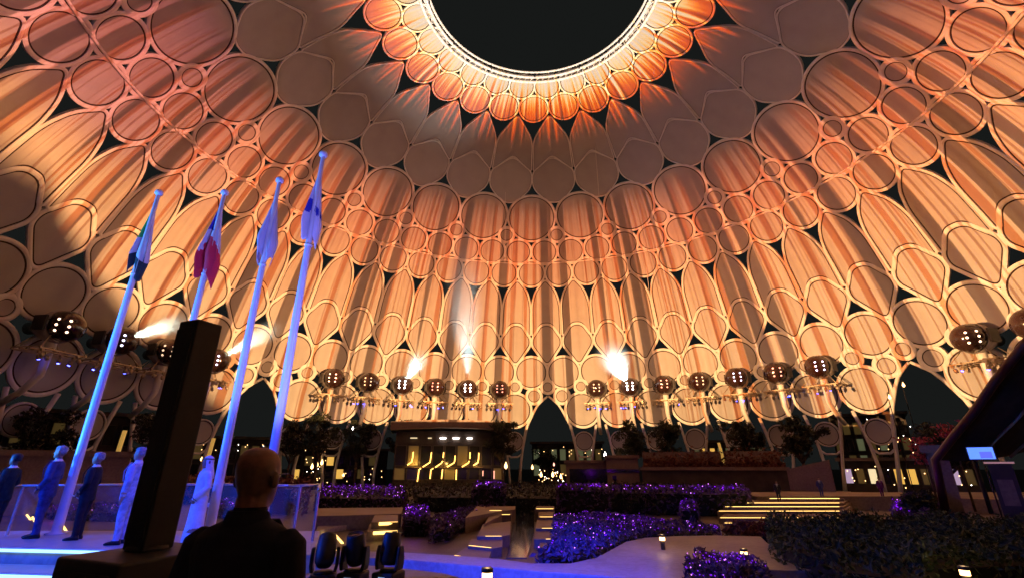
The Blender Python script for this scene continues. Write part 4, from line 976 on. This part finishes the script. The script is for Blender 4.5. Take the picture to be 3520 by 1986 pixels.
def person(label, loc, heading, H, outfit, cols, arms, skin, hair=None, stride=0.0, build=1.0, voxel=.012, tie=None, bald=False, plain=False):
    o = empty('person', loc, heading); tag(o, label, 'person', None)
    pieces, k = body_pieces(H, outfit, arms, stride=stride, build=build, neck=1.15 if plain else 1.0)
    mats = {'jacket': cols['jacket'], 'trouser': cols.get('trouser', cols['jacket']), 'skin': skin, 'shoe': SHOE, 'lip': LIP, 'robe': cols['jacket'], 'shirt': SHIRT}
    def reg(c, r):
        z = c.z / k
        if r == 'trouser' and z < .075: return 'shoe'
        if r == 'shoe' and z > .10: return 'trouser'
        if plain: return 'jacket' if (r == 'skin' and z < 1.47 and abs(c.y / k) < .12) else r
        if r in ('jacket', 'skin') and 1.455 < z < 1.505: return 'shirt' if outfit == 'suit' else r
        if outfit == 'suit' and r == 'jacket' and c.x > 0 and 1.10 < z < 1.47 and abs(c.y / k) < (z - 1.08) * .20 and abs(c.y / k) < .075: return 'shirt'
        return r
    me = remesh(pieces, voxel * k, 'body', mats, reg); link('body', me, o)
    if hair: hair_cap(o, k, hair, bald=bald)
    for sg in (-1, 1): MB().lathe([(0, .006), (.008, .004), (.010, 0), (0, -.002)], 8, M=Matrix.Translation(Vector((.090, .030 * sg, 1.642)) * k) @ Matrix.Rotation(PI / 2, 4, 'Y')).build('eye', EYE, o)
    if outfit == 'suit':
        mb = MB(); n = 6
        for i in range(n):
            z = 1.44 - .33 * i / (n - 1); x = .085 + .058 * min(1, i / 2.5) - .012 * (i > 3); w_ = (.014 + .020 * i / n) if i else .016
            mb.add([Vector((x, -w_, z)) * k, Vector((x, w_, z)) * k], [])
        mb.f = []; 
        for i in range(n - 1): mb.f.append((2 * i, 2 * i + 1, 2 * i + 3, 2 * i + 2))
        mb.m = [0] * len(mb.f); mb.sm = [True] * len(mb.f)
        t_ = mb.build('tie', tie or BLACK, o); t_.modifiers.new('thick', 'SOLIDIFY').thickness = .008
        for sg in (-1, 1):
            mb = MB(); L = [(.066, .050, 1.475), (.100, .088, 1.41), (.142, .078, 1.30), (.146, .020, 1.12)]; Rr = [(.066, .086, 1.475), (.094, .125, 1.40), (.138, .112, 1.31), (.146, .030, 1.12)]
            vs = []
            for a_, b_ in zip(L, Rr): vs += [Vector((a_[0] * build + .006, a_[1] * sg, a_[2])) * k, Vector((b_[0] * build + .006, b_[1] * sg, b_[2])) * k]
            mb.add(vs, [(0, 1, 3, 2), (2, 3, 5, 4), (4, 5, 7, 6)], 0, True); lp = mb.build('lapel', cols['jacket'], o); lp.modifiers.new('thick', 'SOLIDIFY').thickness = .012
    return o, k

# ================================================================ the stage
STZ = 2.48
STAGE = paving_mat('stage_floor', (.34, .34, .34), (.44, .44, .44), 0, .4)
arcx, arcy = -14.0, -60.0
def arc_edge(r, x0, x1, n=30): return [(x, arcy + math.sqrt(r * r - (x - arcx) ** 2)) for x in np.linspace(x0, x1, n)]
def stage_poly(front, back): return front + back
front = [(-24, -40.4), (-20, -39.2), (-16, -38.6), (-12, -38.35), (-10.6, -38.35), (-9, -38.42), (-7.5, -38.5), (-6, -38.6), (-4.9, -38.65), (-4.15, -38.7)]
back = [(-4.25, -38.4), (-5.55, -35.5), (-7, -35.6), (-12.5, -36.0), (-24, -38.5)]
slab('stage', front + back, 0, STZ, STAGE)
def step_band(name, off0, off1, z):
    f0 = [(x, y - off0) for x, y in front]; f1 = [(x, y - off1) for x, y in front]
    if name == 'stage_step' and off1 > 1.5: f1 = [(x, y - off1 - max(0, (x + 9.6)) * 1.2 * (x > -9.6)) for x, y in front]
    slab(name, f0 + f1[::-1], 0, z, STAGE)
step_band('stage_step', .03, .75, STZ - .26)
step_band('stage_step', .78, 1.9, STZ - .50)
EDGE = mat('edge_led', (.3, .5, 1), .5, emit=(.30, .62, 1.0), es=2.2)
for k_, (off, z_, x1_) in enumerate(((0.0, STZ, -4.3), (.75, STZ - .26, -4.6), (1.9, STZ - .50, -9.7))):
    pts = [(x, y - off - .035, z_ - .045) for x, y in front if x <= x1_]
    e_ = MB().tube(pts, .028, 6).build('edge_light', EDGE); tag(e_, ['blue light line along the upper edge of the stage', 'blue light line along the middle stage step', 'blue light line along the lowest stage step'][k_], 'light strip', 'stage edge lights')
# glass rail behind the stage
GLASS = bpy.data.materials.new('clear_glass'); GLASS.use_nodes = True
t = GLASS.node_tree; b = t.nodes['Principled BSDF']; b.inputs['Base Color'].default_value = (.75, .85, .9, 1); b.inputs['Roughness'].default_value = .06; b.inputs['Alpha'].default_value = .07; b.inputs['Specular IOR Level'].default_value = .8
RAIL = mat('rail_steel', (.65, .68, .7), .25, metal=.7)
rail = empty('glass_rail', (0, 0, STZ)); tag(rail, 'clear glass rail with a bright steel handrail round the back of the stage', 'rail')
rp = [atz(-200, 1675, 3.5), atz(75, 1668, 3.5), atz(440, 1664, 3.5), atz(760, 1664, 3.5), atz(1032, 1668, 3.5), atz(1100, 1664, 3.5)]
rp2 = [Vector((p.x, p.y)) for p in rp]
q = atz(1086, 1900, STZ); rp2.append(Vector((q.x - .1, q.y)))
for i in range(len(rp2) - 1):
    a, b_ = rp2[i], rp2[i + 1]; L = (b_ - a).length; n = max(1, round(L / 1.6)); d = (b_ - a) / n; nn = Vector((-d.y, d.x)).normalized() * .008
    for j in range(n):
        p0 = a + d * (j + .015); p1 = a + d * (j + .985)
        MB().add([(p0.x - nn.x, p0.y - nn.y, .04), (p1.x - nn.x, p1.y - nn.y, .04), (p1.x + nn.x, p1.y + nn.y, .04), (p0.x + nn.x, p0.y + nn.y, .04), (p0.x - nn.x, p0.y - nn.y, .98), (p1.x - nn.x, p1.y - nn.y, .98), (p1.x + nn.x, p1.y + nn.y, .98), (p0.x + nn.x, p0.y + nn.y, .98)], [(0, 1, 5, 4), (1, 2, 6, 5), (2, 3, 7, 6), (3, 0, 4, 7), (4, 5, 6, 7), (3, 2, 1, 0)]).build('glass_pane', GLASS, rail)
        MB().box(p0.x - .02, p0.x + .02, p0.y - .02, p0.y + .02, 0, 1.0).build('post', RAIL, rail)
    MB().tube([(a.x, a.y, 1.02), (b_.x, b_.y, 1.02)], .03, 8).build('handrail', RAIL, rail)
slab('stage_apron', [tuple(p) for p in rp2] + [(-4.7, -38.0), (-24, -37.3)], 0, STZ - .006, STAGE)

# the standing people
P_ = lambda px, py: atz(px, py, STZ)
def hgt(px, py_foot, px_h, py_head):
    p = P_(px, py_foot); d = math.hypot(p.x, p.y - CAMY); return p, atd(px_h, py_head, d).z - STZ
NAVY = cloth('navy_wool', (.045, .055, .16)); BLACKW = cloth('black_wool', (.018, .018, .024)); PALE = cloth('pale_blue_suit', (.42, .46, .62)); WHITE = cloth('white_cotton', (.72, .72, .74), .08); DARKW = cloth('dark_green_coat', (.02, .03, .028))
left_face = math.radians(208)
p, h = hgt(-40, 1850, 50, 1560); person('man in a dark coat cut by the left edge of the picture', p, math.radians(200), h, 'suit', {'jacket': DARKW}, FRONT, SKIN2, HAIRD, tie=mat('teal_tie', (.1, .5, .5), .6))
p, h = hgt(115, 1848, 203, 1533); person('man in a navy suit and open hands left of the first flagpole', p, left_face, h, 'suit', {'jacket': NAVY}, FRONT, SKIN3, HAIRG, stride=.04)
p, h = hgt(258, 1854, 333, 1555); pr3, k3 = person('man in a black suit holding a card right of the first flagpole', p, math.radians(205), h, 'suit', {'jacket': BLACKW}, FRONT, SKIN3, HAIRG)
p, h = hgt(402, 1870, 485, 1538); person('man in a pale blue suit beside the black column', p, math.radians(200), h, 'suit', {'jacket': PALE}, SIDES, SKIN1, HAIRG, build=1.08, tie=mat('grey_tie', (.3, .32, .4), .6))
p, h = hgt(655, 1872, 722, 1568); pr, k = person('man in a long white robe and headscarf right of the black column', p, math.radians(232), h, 'robe', {'jacket': WHITE}, ONE, SKIN3)
# the headscarf with its black cord
mb = MB(); rows = []
for z, rx, ry, c in ((1.30, .150, .205, -.03), (1.38, .135, .19, -.03), (1.46, .125, .135, -.025), (1.54, .112, .105, -.015), (1.62, .108, .092, -.008), (1.69, .107, .088, -.008), (1.74, .085, .072, -.01), (1.772, .03, .03, -.01), (1.776, .004, .004, -.01)):
    rows.append([Vector((c + rx * math.cos(q) * (1 if math.cos(q) < .5 or z > 1.67 else .96), ry * math.sin(q) + .004 * math.sin(9 * q) * (z < 1.6), z)) * k for q in np.linspace(0, 2 * PI, 28, endpoint=False)])
vs = [q for r in rows for q in r]; fs = []
for i in range(len(rows) - 1):
    for j in range(28):
        qq = 2 * PI * (j + .5) / 28; zz = rows[i][0].z / k
        if math.cos(qq) > .62 and zz < 1.66: continue
        fs.append((i * 28 + j, i * 28 + (j + 1) % 28, (i + 1) * 28 + (j + 1) % 28, (i + 1) * 28 + j))
mb.add(vs, fs, 0, True); hs = mb.build('headscarf', WHITE, pr); hs.modifiers.new('thick', 'SOLIDIFY').thickness = .010
MB().tube([Vector((-.008 + .112 * math.cos(q), .093 * math.sin(q), 1.700 + .006 * math.cos(q))) * k for q in np.linspace(0, 2 * PI, 24, endpoint=False)], .010 * k, 6, closed=True).build('head_cord', mat('black_cord', (.01, .01, .01), .7), pr)
# the card held by the man in black
card = MB().box(-.11, .11, -.075, .075, -.003, .003).build('card', mat('white_card', (.8, .8, .8), .6)); tag(card, 'white card in the hands of the man in black', 'card')
card.location = pr3.matrix_basis @ (Vector((.235, .0, .855)) * k3); card.rotation_euler = (.3, -.5, math.radians(205))
# white covered chair beyond the robed man
ch = empty('chair', atz(648, 1800, STZ) + Vector((.0, .6, 0)), math.radians(215)); tag(ch, 'white covered chair back beside the robed man', 'chair')
MB().loft([[Vector((x, y, z)) for x, y in ((-.23, -.22), (.23, -.22), (.23, .22), (-.23, .22))] for z in (.38, .47)], smooth=False).build('seat', WHITE, ch)
rows = []
for z, w_, o_ in ((.45, .23, -.20), (.7, .225, -.23), (.9, .20, -.26), (1.0, .14, -.275), (1.03, .05, -.28)): rows.append([Vector((o_ - .03, -w_, z)), Vector((o_ + .03, -w_, z)), Vector((o_ + .03, w_, z)), Vector((o_ - .03, w_, z))])
MB().loft(rows, smooth=True).build('backrest', WHITE, ch)
for sx in (-.2, .2):
    for sy in (-.19, .19): MB().tube([(sx, sy, .40), (sx * 1.05, sy * 1.05, 0)], .018, 6).build('leg', BLACK, ch)

# ---------------------------------------------------------------- flagpoles
POLE = mat('pole_white', (.75, .76, .78), .35, var=.04, scale=3)
base1 = P_(185, 1835); d1 = math.hypot(base1.x, base1.y - CAMY); TOPZ = atd(547, 663, d1).z
def by_top(px, py):
    d = ray(px, py); return math.hypot(d.x, d.y) * (TOPZ - EZ) / d.z
CLOTH = {'white': mat('flag_white', (.70, .70, .72), .85), 'green': mat('flag_green', (.06, .70, .12), .85), 'black': mat('flag_black', (.02, .05, .06), .85), 'blue': mat('flag_blue', (.03, .04, .40), .85), 'red': mat('flag_red', (.80, .03, .07), .85), 'grey': mat('flag_pale', (.55, .56, .66), .85)}
def flag(parent, name_mats, L, Wd, folds, seed, painter, ztop):
    """a limp flag: gathered at the top of the hoist, opening into two hanging lobes further down."""
    nu, nv = 40, 34; vs = []; R_ = random.Random(seed); ph = R_.uniform(0, 6)
    for j in range(nv):
        v = j / (nv - 1); W_ = Wd * (.10 + .90 * min(1, v * 1.35) ** 1.25) * (1 - .25 * max(0, v - .8) / .2)
        for i in range(nu):
            u = i / (nu - 1); q = u * folds * PI * 2 + ph
            x = W_ * (math.sin(u * PI * 1.5 + ph * .3) * .62 + .18 * math.sin(q)) ; y = W_ * .42 * math.cos(q * .9 + v * .8) + .03
            z = -L * v * (1 - .16 * u + .10 * math.sin(q * .7 + ph) * v)
            vs.append((x, y, z))
    mb = MB(); fs = []
    for j in range(nv - 1):
        for i in range(nu - 1): fs.append((j * nu + i, j * nu + i + 1, (j + 1) * nu + i + 1, (j + 1) * nu + i))
    mb.add(vs, fs, 0, True); mb.m = [painter((k_ % (nu - 1)) / (nu - 2), (k_ // (nu - 1)) / (nv - 2)) for k_ in range(len(fs))]
    o = mb.build('flag', [CLOTH[m] for m in name_mats], parent, loc=(0, 0, ztop)); o.rotation_euler = (0, 0, YAW + .3)
    o.modifiers.new('thick', 'SOLIDIFY').thickness = .006
    return o
def paint1(u, v): return 1 if (v < .55 and u > .60) else (2 if v > .80 else 0)
def paint2(u, v): return 1 if (v < .42 and u > .45) else (2 if v > .60 + .10 * math.sin(u * 9) else 0)
def paint3(u, v): return 0
def paint4(u, v):
    for cu, cv, ru, rv in ((.15, .62, .09, .06), (.36, .66, .08, .06), (.55, .66, .08, .06), (.72, .58, .09, .09), (.90, .52, .07, .12)):
        if ((u - cu) / ru) ** 2 + ((v - cv) / rv) ** 2 < 1: return 1
    return 2 if (u > .90 and .28 < v < .42) else 0
poles = [(547, 663, 'pole', 'leftmost flagpole with a limp green white and black flag', ['white', 'green', 'black'], paint1, 2.35, .30, 2.5), (773, 662, 'pole', 'second flagpole behind the black column with a limp blue white and red flag', ['white', 'blue', 'red'], paint2, 2.45, .40, 2.5), (962, 620, 'pole', 'third flagpole with a plain limp white flag', ['grey'], paint3, 2.25, .34, 3.5), (1112, 532, 'pole', 'tallest looking flagpole on the right with a limp white flag of dark marks', ['white', 'blue', 'red'], paint4, 2.15, .30, 3.0)]
for n_, (px, py, _, lb, ms, pf_, L, Wd, fo) in enumerate(poles):
    d = by_top(px, py); p = atd(px, py, d); zb = STZ if n_ != 3 else STZ
    H = TOPZ - zb
    fp = empty('flagpole', (p.x, p.y, zb)); tag(fp, lb, 'flagpole', 'flagpoles on the stage')
    MB().lathe([(0, 0), (.20, 0), (.20, .03), (.105, .05), (.098, .5), (.085, H * .5), (.052, H - .1), (.045, H - .08), (0, H - .08)], 18).build('pole', POLE, fp)
    MB().lathe([(0, H - .09), (.06, H - .09), (.105, H - .05), (.105, H + .02), (.08, H + .07), (0, H + .085)], 16).build('finial', POLE, fp)
    MB().lathe([(0, H - 2.6), (.085, H - 2.6), (.085, H - 2.55), (0, H - 2.55)], 14).build('collar', POLE, fp)
    MB().tube([(.07, -.07, H - .15), (.085, -.085, H * .5), (.12, -.12, 1.2)], .006, 5).build('halyard', POLE, fp)
    flag(fp, ms, L, Wd, fo, 60 + n_, pf_, H - .35)

# ---------------------------------------------------------------- black column loudspeaker on its cabinet, nearest left
dS = 3.75
cb = atd(508, 1885, dS); topz = atd(672, 1108, dS).z
sp = empty('column_speaker', (cb.x, cb.y, 2.3), math.radians(-18)); tag(sp, 'tall black column loudspeaker standing on a black cabinet', 'loudspeaker')
zc = cb.z - 2.3
GRILL = mat('speaker_grille', (.010, .010, .011), .75, var=.5, scale=60, bump=.3)
bx = MB().box(-.09, .09, -.09, .09, zc, topz - 2.3).build('column', BLACK, sp); bv = bx.modifiers.new('b', 'BEVEL'); bv.width = .012; bv.segments = 3
MB().box(-.08, .08, -.098, -.088, zc + .06, topz - 2.3 - .06).build('grille', GRILL, sp)
cab = MB().box(-.20, .34, -.34, .26, 0, zc - .002).build('cabinet', BLACK, sp); bv = cab.modifiers.new('b', 'BEVEL'); bv.width = .015; bv.segments = 3
MB().box(-.16, .30, -.35, -.338, .05, zc - .06).build('cabinet_grille', GRILL, sp)
MB().lathe([(0, zc - .01), (.11, zc - .01), (.11, zc + .02), (.05, zc + .03)], 16).build('mount', BLACK, sp)

# ---------------------------------------------------------------- the man in front
dM = 2.3
mp = atd(885, 1640, dM); Hm = (atd(880, 1543, dM).z - 2.3)
MANS = mat('skin_ruddy', (.22, .09, .055), .5, var=.18, scale=16, bump=.08)
t = MANS.node_tree; b = t.nodes['Principled BSDF']; src = b.inputs['Base Color'].links[0].from_socket      # cropped hair round the back and sides of a bald head
tc = t.nodes.new('ShaderNodeTexCoord'); sp_ = t.nodes.new('ShaderNodeSeparateXYZ'); lk(t, tc.outputs['Object'], sp_.inputs[0])
nz = t.nodes.new('ShaderNodeTexNoise'); nz.inputs['Scale'].default_value = 45; nz.inputs['Detail'].default_value = 6; lk(t, tc.outputs['Object'], nz.inputs['Vector'])
kz = Hm / 1.75
zz_ = math_node(t, 'ADD', math_node(t, 'DIVIDE', sp_.outputs[2], kz), math_node(t, 'MULTIPLY', math_node(t, 'SUBTRACT', nz.outputs[0], .5), .05))
hm = math_node(t, 'MULTIPLY', math_node(t, 'SUBTRACT', 1.0, sstep(t, zz_, 1.665, 1.715)), sstep(t, zz_, 1.545, 1.575))
hm = math_node(t, 'MULTIPLY', hm, math_node(t, 'SUBTRACT', 1.0, sstep(t, math_node(t, 'DIVIDE', sp_.outputs[0], kz), .02, .045)))
lk(t, mixc(t, math_node(t, 'MULTIPLY', hm, .85), src, mixc(t, nz.outputs[0], (.05, .03, .02), (.14, .085, .05))), b.inputs['Base Color'])
MANJ = cloth('midnight_jacket', (.014, .015, .024))
man, km = person('balding man in a dark jacket seen from behind in the foreground', (mp.x, mp.y, 2.3), math.radians(84), Hm, 'suit', {'jacket': MANJ}, SIDES, MANS, None, build=1.02, voxel=.0085, plain=True)
# jacket collar standing round the neck
rows = []
for z, r_, t_ in ((1.455, .082, 0), (1.50, .074, 0), (1.515, .072, 0), (1.512, .080, 0), (1.46, .094, 0)):
    rows.append([Vector((-.012 + r_ * .95 * math.cos(q), r_ * 1.02 * math.sin(q), z - .03 * max(0, math.cos(q)))) * km for q in np.linspace(.55, 2 * PI - .55, 22)])
mb = MB(); n = 22; vs = [q for r in rows for q in r]; fs = [(i * n + j, i * n + j + 1, (i + 1) * n + j + 1, (i + 1) * n + j) for i in range(len(rows) - 1) for j in range(n - 1)]
mb.add(vs, fs, 0, True); mb.build('collar', MANJ, man)
for sg in (-1, 1): MB().tube([Vector((-.03, .083 * sg, 1.640)) * km, Vector((.02, .086 * sg, 1.650)) * km, Vector((.10, .074 * sg, 1.652)) * km], .0025, 5).build('glasses_arm', BLACK, man)

# ---------------------------------------------------------------- moving head stage lamps on the ledge
def moving_head(px, py_b, dist, rz, tilt, label):
    b_ = atd(px, py_b, dist); o = empty('stage_lamp', (b_.x, b_.y, 2.3), rz); tag(o, label, 'stage lamp', 'moving head stage lamps on the ledge')
    s_ = 1.0; o.scale = (1.08, 1.08, 1.08)
    x = MB().box(-.17 * s_, .17 * s_, -.17 * s_, .17 * s_, 0, .12 * s_).build('base', BLACK, o); bv = x.modifiers.new('b', 'BEVEL'); bv.width = .025; bv.segments = 3
    MB().lathe([(0, .12), (.13, .12), (.12, .15), (0, .15)], 20).build('turntable', BLACK, o)
    for sg in (-1, 1):
        y_ = MB().loft([[Vector((sg * x0, y0, z)) for x0, y0 in ((.145 + dx, -w_), (.19 + dx, -w_), (.19 + dx, w_), (.145 + dx, w_))] for z, w_, dx in ((.14, .09, -.02), (.22, .085, 0), (.36, .07, 0), (.44, .05, -.005))], smooth=False).build('yoke_arm', BLACK, o)
        bv = y_.modifiers.new('b', 'BEVEL'); bv.width = .012; bv.segments = 2
    M = Matrix.Translation((0, 0, .38)) @ Matrix.Rotation(tilt, 4, 'X')
    hd = MB().lathe([(0, -.19), (.09, -.185), (.125, -.13), (.135, -.02), (.130, .10), (.118, .20), (.105, .225), (.098, .215), (0, .20)], 24, M=M).build('head', BLACK, o)
    MB().lathe([(0, .212), (.085, .208), (.095, .202)], 20, M=M).build('lens', DARKG, hd)
    MB().box(-.05, .05, -.178, -.171, .035, .075).build('display', mat('lamp_display', (.3, .5, .8), .4, emit=(.4, .6, 1), es=.5), o)
moving_head(1112, 1960, 8.5, math.radians(20), math.radians(-32), 'black stage lamp nearest the dark man with its head tipped')
moving_head(1215, 1965, 8.5, math.radians(-5), math.radians(14), 'black stage lamp in the middle of the three')
moving_head(1335, 1978, 8.4, math.radians(-15), math.radians(-8), 'black stage lamp farthest right of the three')

# ---------------------------------------------------------------- small people on the plateau
for px, py, lb, jk in ((2680, 1722, 'small distant walker on the wide lit steps', BLACKW), (2827, 1708, 'small distant person standing at the top of the wide steps', NAVY), (3035, 1706, 'small distant person in purple before the shopfronts', cloth('plum_dress', (.16, .03, .16))), (2110, 1690, 'small dark person by the door of the taller brown block', BLACKW)):
    zf = 1.26 if px > 2700 else (1.0 if px > 2600 else 0.3)
    p = atz(px, py, zf); person(lb, (p.x, p.y, zf), math.radians(250), 1.72, 'suit', {'jacket': jk}, SIDES, SKIN3, HAIRD, stride=.12, voxel=.025)

# ================================================================ stage light
def spot(name, loc, tgt, energy, ang, col, blend=.4, size=.15):
    ld = bpy.data.lights.new(name, 'SPOT'); ld.energy = energy; ld.spot_size = math.radians(ang); ld.spot_blend = blend; ld.color = col; ld.shadow_soft_size = size
    o = bpy.data.objects.new(name, ld); COL.objects.link(o); o.location = loc; d = Vector(tgt) - Vector(loc); o.rotation_euler = d.to_track_quat('-Z', 'Y').to_euler()
spot('stage_wash', (-18, -43.5, 8.5), (-9.5, -37.5, 3.2), 11000, 62, (.002, .075, 1.0))
spot('stage_wash', (-4.5, -43.2, 8.0), (-9.5, -37.4, 2.8), 2600, 66, (.012, .035, 1.0))
spot('pole_wash', (-19, -43, 4.0), (-9.5, -36.0, 10), 15000, 60, (.05, .30, 1.0))
spot('pole_wash', (-3.0, -42.4, 3.4), (-8.0, -36.0, 10), 3600, 55, (.16, .17, 1.0))
spot('path_wash', (-1.6, -38.0, 6.5), (-1.2, -31.5, .5), 12000, 60, (.03, .045, 1.0))

# ================================================================ stage smoke drifting in the pod beams
def smoke_plume(i, px, py, dist, length, rad, dens, label):
    a = (A0 + i * DA) * .99; src = Vector((POD_R * math.sin(a), POD_R * math.cos(a), POD_Z)); d = (atd(px, py, dist) - src).normalized()
    mb = MB(); mb.lathe([(math.sin(q), -math.cos(q)) for q in np.linspace(0.001, PI - .001, 17)], 24)
    o = mb.build('smoke_plume', None); o.data.materials.clear(); tag(o, label, 'smoke', 'smoke in the pod beams', 'stuff')
    o.location = src + d * (length * .5 + .5); o.rotation_euler = d.to_track_quat('Z', 'Y').to_euler(); o.scale = (rad, rad, length * .5)
    m = bpy.data.materials.new('stage_smoke'); m.use_nodes = True; t = m.node_tree; t.nodes.clear()
    ho = t.nodes.new('ShaderNodeOutputMaterial'); pv = t.nodes.new('ShaderNodeVolumePrincipled'); lk(t, pv.outputs[0], ho.inputs['Volume'])
    pv.inputs['Color'].default_value = (.92, .95, .95, 1); pv.inputs['Anisotropy'].default_value = .2
    tc = t.nodes.new('ShaderNodeTexCoord'); ln = t.nodes.new('ShaderNodeVectorMath'); ln.operation = 'LENGTH'; lk(t, tc.outputs['Object'], ln.inputs[0])
    nz = t.nodes.new('ShaderNodeTexNoise'); nz.inputs['Scale'].default_value = 2.2; nz.inputs['Detail'].default_value = 3; lk(t, tc.outputs['Object'], nz.inputs['Vector'])
    fall = math_node(t, 'SUBTRACT', 1.0, sstep(t, ln.outputs['Value'], .15, .98))
    lk(t, math_node(t, 'MULTIPLY', math_node(t, 'MULTIPLY', fall, dens * 1.3), math_node(t, 'ADD', math_node(t, 'MULTIPLY', nz.outputs[0], .8), .6)), pv.inputs['Density'])
    o.data.materials.append(m)
for i, px, py, dist, L, rad, dn, lb in ((-4, 1560, 1050, 70, 17, 3.6, .035, 'pale smoke in the slanting beam left of centre'), (-2, 1590, 700, 74, 40, 5.0, .026, 'tall pale smoke in the beam rising straight up the wall'), (3, 2010, 1050, 74, 20, 5.0, .040, 'bright smoke in the beam right of the far gate'), (-11, 760, 1060, 60, 18, 2.6, .04, 'pale smoke in the beam beside the first flagpole'), (-9, 1010, 1090, 70, 20, 2.8, .04, 'pale smoke in the beam right of the black column')):
    smoke_plume(i, px, py, dist, L, rad, dn, lb)
